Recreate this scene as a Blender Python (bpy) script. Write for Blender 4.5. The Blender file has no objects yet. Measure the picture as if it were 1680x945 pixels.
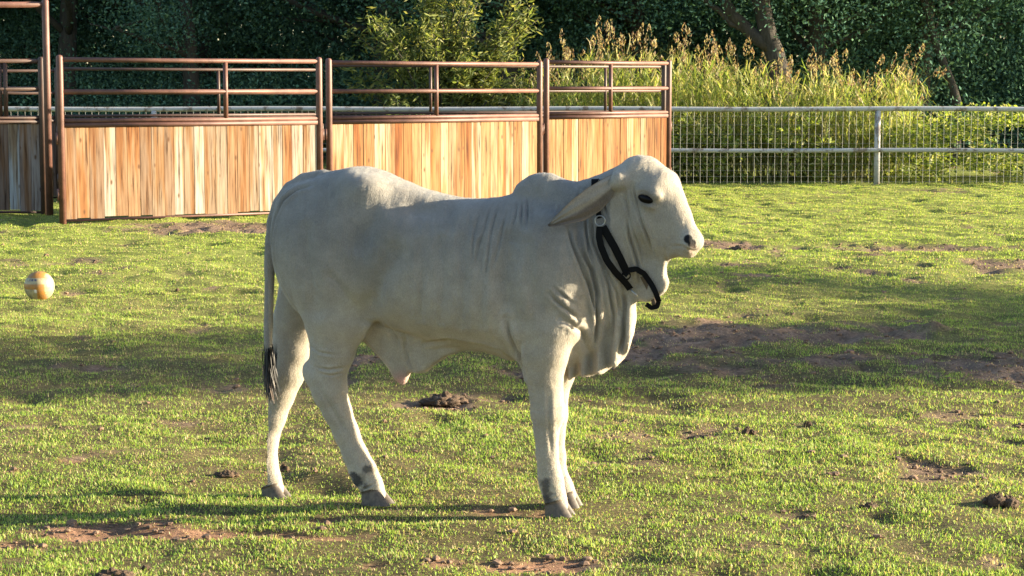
import bpy, math, random
import numpy as np
from mathutils import Vector, Matrix, Quaternion
rnd = random.Random(7)
rng = np.random.default_rng(11)
R = math.radians
scene = bpy.context.scene
col = scene.collection

# ------------------------------------------------------------ camera
F = 3300.0; CAMH = 1.5; HY = 140.0
PITCH = math.atan((472.5 - HY) / F)
cd = bpy.data.cameras.new('camera'); cam = bpy.data.objects.new('camera', cd); col.objects.link(cam)
cam.location = (0, 0, CAMH); cam.rotation_euler = (math.pi/2 - PITCH, 0, 0)
cd.sensor_width = 36; cd.lens = F/1680*36; cd.clip_end = 2000; cd.clip_start = .1
scene.camera = cam
# ------------------------------------------------------------ light
SUN_EL = R(13); SUN_A = R(5.0)
L = Vector((math.cos(SUN_EL)*math.cos(SUN_A), math.cos(SUN_EL)*math.sin(SUN_A), math.sin(SUN_EL)))
w = bpy.data.worlds.new('World'); scene.world = w; w.use_nodes = True
nt = w.node_tree
sky = nt.nodes.new('ShaderNodeTexSky'); sky.sky_type = 'NISHITA'; sky.sun_disc = False
sky.sun_elevation = SUN_EL; sky.sun_rotation = math.pi/2 - SUN_A
tn = nt.nodes.new('ShaderNodeMix'); tn.data_type = 'RGBA'; tn.blend_type = 'MULTIPLY'; tn.inputs[0].default_value = 1; tn.inputs[7].default_value = (.97, 1.0, 1.08, 1)
nt.links.new(sky.outputs[0], tn.inputs[6]); nt.links.new(tn.outputs[2], nt.nodes['Background'].inputs[0])
nt.nodes['Background'].inputs[1].default_value = 0.078
sl = bpy.data.lights.new('sun', 'SUN'); sl.energy = 5.0; sl.angle = R(.6); sl.color = (1, .87, .63)
so = bpy.data.objects.new('sun', sl); col.objects.link(so); so.rotation_euler = L.to_track_quat('Z', 'Y').to_euler()
scene.view_settings.view_transform = 'Standard'; scene.view_settings.look = 'None'
scene.view_settings.gamma = 1; scene.view_settings.exposure = 2.12

# ------------------------------------------------------------ helpers
def ray(px, py):
    x = (px-840)/F; y = (472.5-py)/F
    c, s = math.cos(PITCH), math.sin(PITCH)
    return np.array([x, c + y*s, -s + y*c])
def gp(px, py, z=0.0):
    d = ray(px, py); t = (z-CAMH)/d[2]; return d*t + np.array([0, 0, CAMH])
def at(px, py, Y):
    d = ray(px, py); t = Y/d[1]; return d*t + np.array([0, 0, CAMH])

def _h(ix, iy, iz, seed):
    n = (ix.astype(np.int64)*374761393 + iy.astype(np.int64)*668265263 + iz.astype(np.int64)*2147483647 + seed*1274126177) & 0xffffffff
    n = ((n ^ (n >> 13))*1274126177) & 0xffffffff
    n = ((n ^ (n >> 16))*2246822519) & 0xffffffff
    return ((n ^ (n >> 15)) & 0xffffff)/float(0xffffff)
def vn2(x, y, seed=0):
    x = np.asarray(x, float); y = np.asarray(y, float)
    ix, iy = np.floor(x), np.floor(y); fx, fy = x-ix, y-iy
    fx = fx*fx*(3-2*fx); fy = fy*fy*(3-2*fy); z = np.zeros_like(ix)
    a = _h(ix, iy, z, seed); b = _h(ix+1, iy, z, seed); c = _h(ix, iy+1, z, seed); d = _h(ix+1, iy+1, z, seed)
    return (a*(1-fx)+b*fx)*(1-fy) + (c*(1-fx)+d*fx)*fy
def fb2(x, y, seed=0, o=4):
    s = 0; a = .5; t = 0
    for i in range(o):
        s = s + a*vn2(x*2**i+17.3*i, y*2**i-9.1*i, seed+i); t += a; a *= .5
    return s/t*2-1
def vn3(x, y, z, seed=0):
    ix, iy, iz = np.floor(x), np.floor(y), np.floor(z); fx, fy, fz = x-ix, y-iy, z-iz
    fx = fx*fx*(3-2*fx); fy = fy*fy*(3-2*fy); fz = fz*fz*(3-2*fz)
    def pl(k):
        a = _h(ix, iy, iz+k, seed); b = _h(ix+1, iy, iz+k, seed); c = _h(ix, iy+1, iz+k, seed); d = _h(ix+1, iy+1, iz+k, seed)
        return (a*(1-fx)+b*fx)*(1-fy) + (c*(1-fx)+d*fx)*fy
    return pl(0)*(1-fz) + pl(1)*fz
def fb3(p, s, seed=0, o=3):
    r = 0; a = .5; t = 0
    for i in range(o):
        q = p*s*2**i + 13.7*i
        r = r + a*vn3(q[:, 0], q[:, 1], q[:, 2], seed+i); t += a; a *= .5
    return r/t*2-1

def np_mesh(name, V, Fs, mat=None, smooth=False, col_attr=None, matidx=None):
    """V (n,3); Fs list of arrays (m,3)/(m,4)"""
    me = bpy.data.meshes.new(name)
    V = np.ascontiguousarray(V, dtype=np.float32)
    if not isinstance(Fs, (list, tuple)): Fs = [Fs]
    Fs = [np.asarray(f, dtype=np.int32) for f in Fs if len(f)]
    me.vertices.add(len(V)); me.vertices.foreach_set('co', V.ravel())
    lv = np.concatenate([f.ravel() for f in Fs]); tot = np.concatenate([np.full(len(f), f.shape[1], np.int32) for f in Fs])
    st = np.concatenate([[0], np.cumsum(tot)[:-1]]).astype(np.int32)
    me.loops.add(len(lv)); me.loops.foreach_set('vertex_index', lv)
    me.polygons.add(len(tot)); me.polygons.foreach_set('loop_start', st); me.polygons.foreach_set('loop_total', tot)
    me.polygons.foreach_set('use_smooth', np.full(len(tot), bool(smooth)))
    if matidx is not None: me.polygons.foreach_set('material_index', matidx.astype(np.int32))
    me.update(calc_edges=True)
    if col_attr is not None:
        c = np.ones((len(V), 4), np.float32); c[:, :3] = col_attr
        a = me.attributes.new('Col', 'FLOAT_COLOR', 'POINT'); a.data.foreach_set('color', c.ravel())
    if mat is not None:
        for m in (mat if isinstance(mat, (list, tuple)) else [mat]): me.materials.append(m)
    return me
def link(name, me, parent=None, loc=None, label=None, cat=None, group=None, kind=None):
    o = bpy.data.objects.new(name, me); col.objects.link(o)
    if parent: o.parent = parent
    if loc is not None: o.location = loc
    if label: o['label'] = label
    if cat: o['category'] = cat
    if group: o['group'] = group
    if kind: o['kind'] = kind
    return o
def empty(name, loc, label, cat, group=None, rz=0):
    o = link(name, None, None, loc, label, cat, group); o.rotation_euler = (0, 0, rz); return o

class MB:
    def __init__(s): s.v = []; s.f = {3: [], 4: []}; s.c = []; s.n = 0
    def raw(s, V, Fc, c=None):
        V = np.asarray(V, float); Fc = np.asarray(Fc)
        s.f[Fc.shape[1]].append(Fc + s.n); s.v.append(V); s.n += len(V)
        cc = np.ones((len(V), 3)); cc[:] = c if c is not None else (1, 1, 1); s.c.append(cc)
    def box(s, c, half, rz=0, col=None, bev=0.0):
        hx, hy, hz = half; b = bev
        if b <= 0:
            P = np.array([[x, y, z] for z in (-hz, hz) for x, y in ((-hx, -hy), (hx, -hy), (hx, hy), (-hx, hy))])
            Q = np.array([[0, 3, 2, 1], [4, 5, 6, 7], [0, 1, 5, 4], [1, 2, 6, 5], [2, 3, 7, 6], [3, 0, 4, 7]])
        else:
            ring = [(-hx, -hy+b), (-hx+b, -hy), (hx-b, -hy), (hx, -hy+b), (hx, hy-b), (hx-b, hy), (-hx+b, hy), (-hx, hy-b)]
            P = np.array([[x, y, z] for z in (-hz, hz) for x, y in ring])
            Q = [[i, (i+1) % 8, (i+1) % 8+8, i+8] for i in range(8)]
            Q += [[7, 4, 3, 0], [6, 5, 4, 7], [3, 2, 1, 0]]; Q += [[8, 11, 12, 15], [15, 12, 13, 14], [8, 9, 10, 11]]
            Q = np.array(Q)
        ca, sa = math.cos(rz), math.sin(rz)
        P = np.stack([P[:, 0]*ca-P[:, 1]*sa, P[:, 0]*sa+P[:, 1]*ca, P[:, 2]], 1) + np.array(c)
        s.raw(P, Q, col)
    def tube(s, pts, rad, n=10, col=None, caps=True):
        pts = np.asarray(pts, float); m = len(pts); rad = np.broadcast_to(np.asarray(rad, float), (m,))
        T = np.gradient(pts, axis=0); T /= np.linalg.norm(T, axis=1)[:, None]+1e-12
        up = np.array([0, 0, 1.]) if abs(T[0, 2]) < .9 else np.array([1., 0, 0])
        a = np.cross(T[0], up); a /= np.linalg.norm(a); A = []
        for i in range(m):
            a = a - T[i]*a.dot(T[i]); a /= np.linalg.norm(a); A.append(a)
        A = np.array(A); B = np.cross(T, A)
        th = np.linspace(0, 2*math.pi, n, endpoint=False)
        V = pts[:, None] + rad[:, None, None]*(A[:, None]*np.cos(th)[None, :, None] + B[:, None]*np.sin(th)[None, :, None])
        V = V.reshape(-1, 3); i = np.arange(m-1)[:, None]*n; j = np.arange(n)[None]
        q = np.stack([i+j, i+(j+1) % n, i+n+(j+1) % n, i+n+j], -1).reshape(-1, 4)
        if caps:
            V = np.concatenate([V, pts[:1], pts[-1:]]); a0 = m*n
            t = np.array([[a0, (k+1) % n, k] for k in range(n)] + [[a0+1, (m-1)*n+k, (m-1)*n+(k+1) % n] for k in range(n)])
            s.raw(V, q, col); s.f[3].append(t + s.n - len(V))
        else: s.raw(V, q, col)
    def mesh(s, name, mat, smooth=True):
        Fs = [np.concatenate(s.f[k]) for k in (3, 4) if s.f[k]]
        return np_mesh(name, np.concatenate(s.v), Fs, mat, smooth, np.concatenate(s.c))

# ------------------------------------------------------------ materials
def mat(name):
    m = bpy.data.materials.new(name); m.use_nodes = True; return m, m.node_tree, m.node_tree.nodes['Principled BSDF']
def N(t, typ, **kw):
    n = t.nodes.new(typ)
    for k, v in kw.items(): setattr(n, k, v)
    return n
def noise(t, scale, detail=4, rough=.6, vec=None, out='Fac'):
    n = N(t, 'ShaderNodeTexNoise'); n.inputs['Scale'].default_value = scale; n.inputs['Detail'].default_value = detail
    n.inputs['Roughness'].default_value = rough
    if vec is not None: t.links.new(vec, n.inputs['Vector'])
    return n.outputs[out]
def ramp(t, fac, stops):
    r = N(t, 'ShaderNodeValToRGB'); e = r.color_ramp.elements
    while len(e) < len(stops): e.new(.5)
    for x, (p, c) in zip(e, stops): x.position = p; x.color = (*c, 1) if len(c) == 3 else c
    t.links.new(fac, r.inputs[0]); return r.outputs[0]
def mix(t, fac, a, b, bt='MIX'):
    m = N(t, 'ShaderNodeMix', data_type='RGBA', blend_type=bt)
    for s, v in ((m.inputs[0], fac), (m.inputs[6], a), (m.inputs[7], b)):
        if isinstance(v, (int, float)): s.default_value = v
        elif isinstance(v, tuple): s.default_value = (*v, 1)
        else: t.links.new(v, s)
    return m.outputs[2]
def bump(t, bs, h, st, dist):
    b = N(t, 'ShaderNodeBump'); b.inputs['Strength'].default_value = st; b.inputs['Distance'].default_value = dist
    t.links.new(h, b.inputs['Height']); t.links.new(b.outputs[0], bs.inputs['Normal']); return b
def attr(t, name='Col'):
    a = N(t, 'ShaderNodeAttribute'); a.attribute_name = name; return a.outputs['Color']
def coord(t, o='Object'): return N(t, 'ShaderNodeTexCoord').outputs[o]

def leaf_mat(name, trans=.3, rough=.55, spec=.3):
    m, t, b = mat(name); c = attr(t)
    t.links.new(c, b.inputs['Base Color']); b.inputs['Roughness'].default_value = rough
    b.inputs['Specular IOR Level'].default_value = spec
    tr = N(t, 'ShaderNodeBsdfTranslucent'); t.links.new(mix(t, 1.0, c, (1.0, 1.0, .55), 'MULTIPLY'), tr.inputs[0])
    mx = N(t, 'ShaderNodeMixShader'); mx.inputs[0].default_value = trans
    t.links.new(b.outputs[0], mx.inputs[1]); t.links.new(tr.outputs[0], mx.inputs[2])
    t.links.new(mx.outputs[0], t.nodes['Material Output'].inputs[0]); return m
M_leaf = leaf_mat('leaf', .5); M_grass = leaf_mat('grass_blade', .5, .5, .25); M_dark = leaf_mat('dark_leaf', .2, .9, .02)

def m_ground():
    m, t, b = mat('pasture_soil'); o = coord(t)
    c = attr(t)
    n1 = noise(t, 9, 6, .7, o); n2 = noise(t, 55, 5, .7, o)
    cc = mix(t, 1.0, c, ramp(t, n1, [(.25, (.55, .55, .55)), (.75, (1.35, 1.3, 1.25))]), 'MULTIPLY')
    cc = mix(t, 1.0, cc, ramp(t, n2, [(.3, (.5, .5, .5)), (.7, (1.35, 1.35, 1.35))]), 'MULTIPLY')
    t.links.new(cc, b.inputs['Base Color']); b.inputs['Roughness'].default_value = .95; b.inputs['Specular IOR Level'].default_value = .1
    bump(t, b, noise(t, 70, 6, .75, o), .9, .02); return m
def m_bark(c1, c2):
    m, t, b = mat('bark'); o = coord(t)
    mp = N(t, 'ShaderNodeMapping'); mp.inputs['Scale'].default_value = (8, 8, 1.6); t.links.new(o, mp.inputs[0])
    n = noise(t, 2.5, 6, .7, mp.outputs[0])
    t.links.new(ramp(t, n, [(.3, c1), (.7, c2)]), b.inputs['Base Color']); b.inputs['Roughness'].default_value = .9
    bump(t, b, n, .8, .03); return m
M_bark = m_bark((.03, .025, .02), (.09, .075, .06))
def m_wood():
    m, t, b = mat('cedar_boards'); o = coord(t)
    c = attr(t); sep = N(t, 'ShaderNodeSeparateXYZ'); t.links.new(o, sep.inputs[0])
    off = attr(t, 'Off')
    add = N(t, 'ShaderNodeVectorMath', operation='ADD'); t.links.new(o, add.inputs[0]); t.links.new(off, add.inputs[1])
    mp = N(t, 'ShaderNodeMapping'); mp.inputs['Scale'].default_value = (24, 3, 1.1); t.links.new(add.outputs[0], mp.inputs[0])
    g = noise(t, 1.6, 5, .62, mp.outputs[0])
    mp2 = N(t, 'ShaderNodeMapping'); mp2.inputs['Scale'].default_value = (11, 1, .7); t.links.new(add.outputs[0], mp2.inputs[0])
    g2 = noise(t, 1.1, 3, .5, mp2.outputs[0])
    c = mix(t, 1.0, c, (.74, .89, 1.12), 'MULTIPLY')
    cc = mix(t, 1.0, c, ramp(t, g, [(.33, (.22, .16, .12)), (.43, (.74, .68, .64)), (.55, (1, .97, .94)), (.72, (1.15, 1.2, 1.24))]), 'MULTIPLY')
    cc = mix(t, 1.0, cc, ramp(t, g2, [(.30, (.55, .30, .15)), (.42, (.92, .70, .48)), (.52, (1.05, 1.05, 1.05)), (.66, (.90, .84, .80)), (.78, (1.1, 1.12, 1.15))]), 'MULTIPLY')
    # knots
    mp3 = N(t, 'ShaderNodeMapping'); mp3.inputs['Scale'].default_value = (6.5, 1, 3.0); t.links.new(add.outputs[0], mp3.inputs[0])
    v = N(t, 'ShaderNodeTexVoronoi'); v.inputs['Scale'].default_value = 1.3; t.links.new(mp3.outputs[0], v.inputs['Vector'])
    cc = mix(t, ramp(t, v.outputs['Distance'], [(.06, (.9,)*3), (.15, (0, 0, 0))]), cc, (.10, .045, .02))
    t.links.new(cc, b.inputs['Base Color']); b.inputs['Roughness'].default_value = .75; b.inputs['Specular IOR Level'].default_value = .2
    bump(t, b, g, .15, .004); return m
M_wood = m_wood()
def m_rust(c1, c2, name):
    m, t, b = mat(name); o = coord(t)
    n = noise(t, 6, 6, .7, o)
    t.links.new(ramp(t, n, [(.35, c1), (.68, c2)]), b.inputs['Base Color'])
    b.inputs['Roughness'].default_value = .55; bump(t, b, noise(t, 60, 4, .6, o), .25, .004); return m
M_pipe = m_rust((.085, .036, .026), (.17, .075, .052), 'red_oxide_pipe')
M_pipe_shaded = m_rust((.05, .03, .024), (.10, .05, .035), 'shaded_oxide_pipe')  # red oxide pipe darkened for the left and rear panels, shade put into colour
def m_white():
    m, t, b = mat('worn_white_pipe'); o = coord(t)
    n = noise(t, 5, 6, .75, o)
    t.links.new(ramp(t, n, [(.36, (.40, .40, .39)), (.52, (.44, .43, .41)), (.60, (.20, .16, .13)), (.75, (.09, .06, .04))]), b.inputs['Base Color'])
    b.inputs['Roughness'].default_value = .55; return m
M_white = m_white()
m, t, b = mat('galvanised_wire'); b.inputs['Base Color'].default_value = (.30, .30, .29, 1); b.inputs['Metallic'].default_value = .4; b.inputs['Roughness'].default_value = .5; M_wire = m
m, t, b = mat('black_webbing'); b.inputs['Base Color'].default_value = (.003, .003, .0035, 1); b.inputs['Specular IOR Level'].default_value = .15; b.inputs['Roughness'].default_value = .75
bump(t, b, noise(t, 500, 2, .5, coord(t)), .3, .002); M_web = m
m, t, b = mat('sunlit_webbing'); b.inputs['Base Color'].default_value = (.10, .07, .045, 1); b.inputs['Roughness'].default_value = .7; M_web_lit = m  # brownish underside of the strap loop, its sunlight put into the colour
m, t, b = mat('steel_ring'); b.inputs['Base Color'].default_value = (.4, .4, .4, 1); b.inputs['Metallic'].default_value = 1; b.inputs['Roughness'].default_value = .3; M_steel = m
m, t, b = mat('wet_eye'); b.inputs['Base Color'].default_value = (.004, .003, .003, 1); b.inputs['Roughness'].default_value = .3; b.inputs['Specular IOR Level'].default_value = .12; M_eye = m
def m_dung():
    m, t, b = mat('dry_dung'); o = coord(t); n = noise(t, 30, 6, .7, o)
    t.links.new(ramp(t, n, [(.3, (.035, .022, .014)), (.7, (.16, .10, .06))]), b.inputs['Base Color']); b.inputs['Roughness'].default_value = .95
    bump(t, b, noise(t, 90, 6, .8, o), 1, .01); return m
M_dung = m_dung()
def m_clod():
    m, t, b = mat('dirt_clod'); o = coord(t); n = noise(t, 12, 5, .7, o)
    t.links.new(ramp(t, n, [(.3, (.07, .042, .027)), (.7, (.26, .16, .10))]), b.inputs['Base Color']); b.inputs['Roughness'].default_value = .95; return m
M_clod = m_clod()

# ------------------------------------------------------------ ground
FEET = []   # (x, y, dz, sigma) little local level changes under the calf's far hind foot
def gauss(x, y, cx, cy, s): return np.exp(-((x-cx)**2+(y-cy)**2)/(2*s*s))
PATCH = []
def patch(px, py, rx, ry, st):
    c = gp(px, py); d = c[1]; PATCH.append((c[0], c[1], rx*d/F, ry*d*d/(F*CAMH), st))
for a in [(1130, 550, 130, 22, 1.0), (1300, 548, 200, 18, .85), (1400, 590, 190, 14, .62), (1570, 596, 200, 20, .8), (1690, 615, 160, 20, .8), (1060, 575, 90, 20, .8),
          (180, 868, 125, 18, 1.0), (350, 876, 170, 8, .95), (510, 880, 90, 8, .9), (50, 895, 60, 10, .6), (1440, 408, 240, 9, .7),
          (1630, 432, 100, 14, .7), (1200, 405, 50, 7, 1.0), (370, 374, 160, 8, 1.0), (180, 603, 100, 7, .75), (820, 928, 200, 12, .7),
          (620, 853, 110, 8, .7), (790, 838, 70, 8, .7), (1150, 705, 90, 12, .55), (1240, 690, 50, 8, .6), (540, 595, 90, 10, .6), (60, 428, 90, 7, .6),
          (420, 768, 90, 9, .6), (700, 665, 90, 8, .6), (1300, 900, 90, 10, .4), (1480, 780, 100, 10, .4), (90, 700, 120, 10, .4), (300, 690, 120, 9, .4),
          (1000, 760, 80, 10, .35), (1590, 700, 80, 9, .4)]: patch(*a)
def dirt(x, y):
    m = np.zeros_like(x)
    for cx, cy, rx, ry, st in PATCH:
        q = ((x-cx)/rx)**2+((y-cy)/ry)**2
        m = np.maximum(m, st*1.15*np.exp(-q*.7))
    n = fb2(x*2.2, y*1.5, 5, 4)*.42 + fb2(x*9, y*6, 6, 3)*.38
    m = np.maximum(m, np.clip((fb2(x*1.9+7, y*1.6, 77, 3)-.18)*1.5, 0, .42))
    n = n + .25*fb2(x*5, y*4, 78, 3)
    return np.clip((m + n - .38)*3.2, 0, 1)
def height(x, y, fine=True):
    h = .028*fb2(x/1.7, y/1.7, 1, 3)*np.clip(1-np.abs(y-7.1)/1.0*0, .3, 1)
    h = h*(1-.7*gauss(x, y, -.2, 7.15, .8))
    if fine:
        h = h + .022*np.clip(.8+(y-7)/14, .8, 1.9)*fb2(x/.24, y/.24, 2, 3) + .05*np.minimum(0, fb2(x/.33, y/.30, 3, 2)+.22)*(1-.6*gauss(x, y, -.2, 7.15, .7))
        h = h + dirt(x, y)*((.016+.016*(y > 9))*fb2(x/.09, y/.09, 4, 3) + .014*fb2(x/.2, y/.2, 9, 2) - .008)
    for cx, cy, dz, s in FEET: h = h + dz*gauss(x, y, cx, cy, s)
    c = gp(1535, 545); h = h + .06*gauss(x, y, c[0], c[1], .15)*(1+.5*fb2(x/.08, y/.08, 21, 2))
    return h

# calf frame (needed for the ground under its feet)
TH = R(15.0)
Fv = np.array([math.cos(TH), -math.sin(TH), 0]); Yv = np.array([math.sin(TH), math.cos(TH), 0])
nf = gp(912, 845)
O = nf + Yv*.085; O[2] = 0
def unproj(px, py, O, th, v):
    f = np.array([math.cos(th), -math.sin(th), 0]); yv = np.array([math.sin(th), math.cos(th), 0])
    d = ray(px, py); C = np.array([0, 0, CAMH])
    t = (v - (C-O).dot(yv))/d.dot(yv); P = C + d*t - O
    return np.array([P.dot(f), v, P[2]])
def Bp(px, py, v=0.0): return unproj(px, py, O, TH, v)
def toworld(p): return O + Fv*p[0] + Yv*p[1] + np.array([0, 0, p[2]])
FOOT = {'nf': (915, 845, -.085), 'ff': (937, 830, .075), 'nh': (617, 824, -.085), 'fh': (452, 819, .05)}
for k, (px, py, v) in FOOT.items():
    p = Bp(px, py, v); wv = toworld(p); z0 = float(height(np.array([wv[0]]), np.array([wv[1]]), False)[0])
    FEET.append((wv[0], wv[1], p[2]-z0+.0, .17 if k != 'fh' else .22))
# re-solve because the bumps overlap
for it in range(12):
    for i, (k, (px, py, v)) in enumerate(FOOT.items()):
        p = Bp(px, py, v); wv = toworld(p); z0 = float(height(np.array([wv[0]]), np.array([wv[1]]), False)[0])
        a = FEET[i]; FEET[i] = (a[0], a[1], a[2] + (p[2]-z0), a[3])

def build_ground():
    def ax(segs):
        out = []
        for a, b, s in segs: out += list(np.arange(a, b, s))
        return np.array(sorted(set(np.round(out, 4))))
    xs = ax([(-400, -60, 40), (-60, -14, 4), (-14, -9, .5), (-9, -3.5, .09), (-3.5, 3.5, .033), (3.5, 9, .09), (9, 14, .5), (14, 60, 4), (60, 401, 40)])
    ys = ax([(-400, -40, 40), (-40, 0, 4), (0, 5, .5), (5, 10, .032), (10, 16, .05), (16, 31, .1), (31, 45, .5), (45, 90, 4), (90, 801, 60)])
    X, Y = np.meshgrid(xs, ys); Z = height(X, Y); sh = X.shape
    D = dirt(X, Y)
    V = np.stack([X.ravel(), Y.ravel(), Z.ravel()], 1)
    i = np.arange(sh[0]-1)[:, None]*sh[1]; j = np.arange(sh[1]-1)[None]
    q = np.stack([i+j, i+j+1, i+sh[1]+j+1, i+sh[1]+j], -1).reshape(-1, 4)
    under = np.array([.155, .13, .062]); soil = np.array([.25, .175, .125])
    red = ((Y < 8) & (X < .2)).ravel()[:, None]; soil = soil*np.where(red, np.array([1.35, 1.12, 1.0]), 1)*(.75+.5*vn2(X/.12, Y/.1, 90).ravel()[:, None])
    c = under*(1-D.ravel()[:, None]) + soil*D.ravel()[:, None]
    pale = np.clip(fb2(X/1.3, Y/.8, 33, 3).ravel()[:, None]*.8+.4, 0, 1)
    fr = np.clip((Y-10)/8, 0, 1).ravel()[:, None]*(1-D.ravel()[:, None]); c = c*(1-fr)+np.array([.225, .26, .066])*fr
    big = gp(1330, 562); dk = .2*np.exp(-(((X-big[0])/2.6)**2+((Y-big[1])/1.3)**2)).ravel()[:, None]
    out = np.clip((np.abs(X)-.2545*np.abs(Y)-1.3)/1.2, 0, 1).ravel()[:, None]*(1-D.ravel()[:, None]); c = c*(1-out)+np.array([.20, .27, .06])*(.55+.6*vn2(X/.4, Y/.4, 91).ravel()[:, None])*out
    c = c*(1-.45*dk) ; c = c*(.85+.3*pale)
    link('ground', np_mesh('ground', V, q, m_ground(), True, c), kind='structure')
build_ground()

def blades():
    Vs, Fs, Cs = [], [], []; n0 = 0
    for (d0, d1, dens, wd, ht, seg) in [(4.6, 9.2, 17000, .0034, .017, 2), (9.2, 15, 9500, .0048, .018, 1), (15, 31.2, 4200, .0082, .019, 1)]:
        hw = .2545*d1+1.8; n = int(dens*(d1-d0)*2*hw)
        y = rng.uniform(d0, d1, n); x = rng.uniform(-hw, hw, n)
        k = np.abs(x) < .2545*y+1.8; x, y = x[k], y[k]
        D = dirt(x, y); cl = fb2(x/.13, y/.13, 41, 3); big = fb2(x/.9, y/.7, 42, 3)
        lush = np.clip(.5+.9*cl+.4*big, 0, 1)
        k = rng.random(len(x)) < (1-.84*D)*(.25+.75*lush); x, y, D, lush, big = x[k], y[k], D[k], lush[k], big[k]
        n = len(x); z = height(x, y)
        h = ht*(.45+.8*rng.random(n))*(.7+.5*lush)*(1-.35*D); wdt = wd*(.7+.6*rng.random(n))
        lng = rng.random(n) < .004; h = np.where(lng, h*2.0, h)
        a = rng.uniform(0, 2*math.pi, n); tilt = rng.uniform(.15, 1.35, n)
        dx, dy = np.cos(a), np.sin(a); sx, sy = -dy, dx
        # colour
        r = rng.random(n); dry = np.clip(.24+.30*(big*-.6+.3*fb2(x/.3, y/.3, 43, 2)) + .6*D, .03, .95)
        g1 = np.array([.25, .395, .07]); g2 = np.array([.46, .57, .135]); g3 = np.array([.10, .20, .045]); dr = np.array([.60, .47, .27])
        t = rng.random(n)[:, None]; c = g1*(1-t)+g2*t; s = rng.random(n)[:, None] < .17; c = np.where(s, g3, c)
        near = np.clip((y-9)/9, 0, 1)[:, None]; c = c*(1+near*np.array([.14, .05, 0]))
        c = np.where((r < dry)[:, None], dr*(.55+.7*rng.random(n)[:, None]), c)
        P = np.stack([x, y, z-.003], 1); S = np.stack([sx*wdt/2, sy*wdt/2, 0*wdt], 1)
        lean = np.stack([dx, dy, 0*dx], 1)
        up = np.array([0, 0, 1.])
        tip = P + (lean*np.sin(tilt)[:, None] + up*np.cos(tilt)[:, None])*h[:, None]
        if seg == 2:
            t2 = tilt*.45; mid = P + (lean*np.sin(t2)[:, None]+up*np.cos(t2)[:, None])*(h*.55)[:, None]
            V = np.stack([P-S, P+S, mid+S*.8, mid-S*.8, tip], 1).reshape(-1, 3); b = np.arange(n)*5+n0
            Fs.append(np.stack([b, b+1, b+2], 1)); Fs.append(np.stack([b, b+2, b+3], 1)); Fs.append(np.stack([b+3, b+2, b+4], 1)); m = 5
        else:
            V = np.stack([P-S, P+S, tip], 1).reshape(-1, 3); b = np.arange(n)*3+n0; Fs.append(np.stack([b, b+1, b+2], 1)); m = 3
        Vs.append(V); Cs.append(np.repeat(c, m, 0)); n0 += n*m
    me = np_mesh('grass', np.concatenate(Vs), np.concatenate(Fs), M_grass, True, np.concatenate(Cs))
    link('grass', me, label='short uneven green pasture grass around the calf', cat='grass', kind='stuff')
    print('grass verts', n0)
blades()

def ico_blob(seed, nu=14, nv=9):
    th = np.linspace(0, 2*math.pi, nu, endpoint=False); ph = np.linspace(0, math.pi, nv)
    T, P = np.meshgrid(th, ph); V = np.stack([np.sin(P)*np.cos(T), np.sin(P)*np.sin(T), np.cos(P)], -1).reshape(-1, 3)
    i = np.arange(nv-1)[:, None]*nu; j = np.arange(nu)[None]
    q = np.stack([i+j, i+nu+j, i+nu+(j+1) % nu, i+(j+1) % nu], -1).reshape(-1, 4)
    V = V*(1+.6*fb3(V, 1.9, seed, 3))[:, None]; return V, q
def clods():
    mb = MB(); blobs = [ico_blob(100+i, 7, 5) for i in range(8)]
    n = 60000
    y = 4.8+rng.random(n)**1.5*22; x = rng.uniform(-1, 1, n)*(.2545*y+.5)
    D = dirt(x, y); k = rng.random(n) < (.018 + .55*D); x, y, D = x[k], y[k], D[k]; z = height(x, y)
    for i in range(len(x)):
        V, q = blobs[i % 8]; s = .0035+.010*rnd.random()**3 + (.010 if rnd.random() < .012 else 0)
        a = rnd.random()*6.28; ca, sa = math.cos(a), math.sin(a)
        W = V*np.array([1.3, 1, .6])*s*(1+.3*math.sin(i)); W = np.stack([W[:, 0]*ca-W[:, 1]*sa, W[:, 0]*sa+W[:, 1]*ca, W[:, 2]], 1)+np.array([x[i], y[i], z[i]+s*.4])
        mb.raw(W, q)
    link('dirt_clods', mb.mesh('dirt_clods', M_clod, False), label='loose brown dirt clods scattered over the pasture', cat='dirt clods', kind='stuff')
clods()

def dung(px, py, wpx, hpx, n, seed, label):
    r = random.Random(seed); p = gp(px, py); s = p[1]/F; hw = wpx/2*s; hh = hpx*s
    z0 = float(height(np.array([p[0]]), np.array([p[1]]))[0])
    mb = MB()
    for i in range(n*2):
        V, q = ico_blob(seed*50+i, 22, 14); V = V*(1+.35*fb3(V, 5, seed+i, 3))[:, None]
        a = r.random()*6.28; f = r.random()**.6; cx = math.cos(a)*f*hw*.75; cy = math.sin(a)*f*hw*.5
        k = hw*(.20+.20*r.random()); W = V*np.array([k*1.15, k, hh*.42*(1.1-.5*f)]); c2, s2 = math.cos(a*3), math.sin(a*3)
        W = np.stack([W[:, 0]*c2-W[:, 1]*s2, W[:, 0]*s2+W[:, 1]*c2, W[:, 2]], 1) + np.array([cx, cy, hh*.32*(1-f*.6)])
        mb.raw(W, q)
    link('dung_pile', mb.mesh('dung_pile', M_dung, True), None, (p[0], p[1], z0), label, 'dung', 'dung piles on the pasture')
dung(730, 659, 78, 24, 9, 1, 'dark crumbly dung pile on the grass under the belly of the calf')
dung(1640, 829, 62, 30, 8, 2, 'large brown dung pile near the right edge, casting a shadow')
dung(372, 776, 42, 14, 6, 3, 'low reddish dung pile left of the rearmost hind hoof')
dung(464, 764, 22, 17, 3, 4, 'small round dung lump just behind the rearmost hind leg')
dung(186, 946, 70, 18, 6, 5, 'dung pile cut by the bottom edge at lower left')
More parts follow.
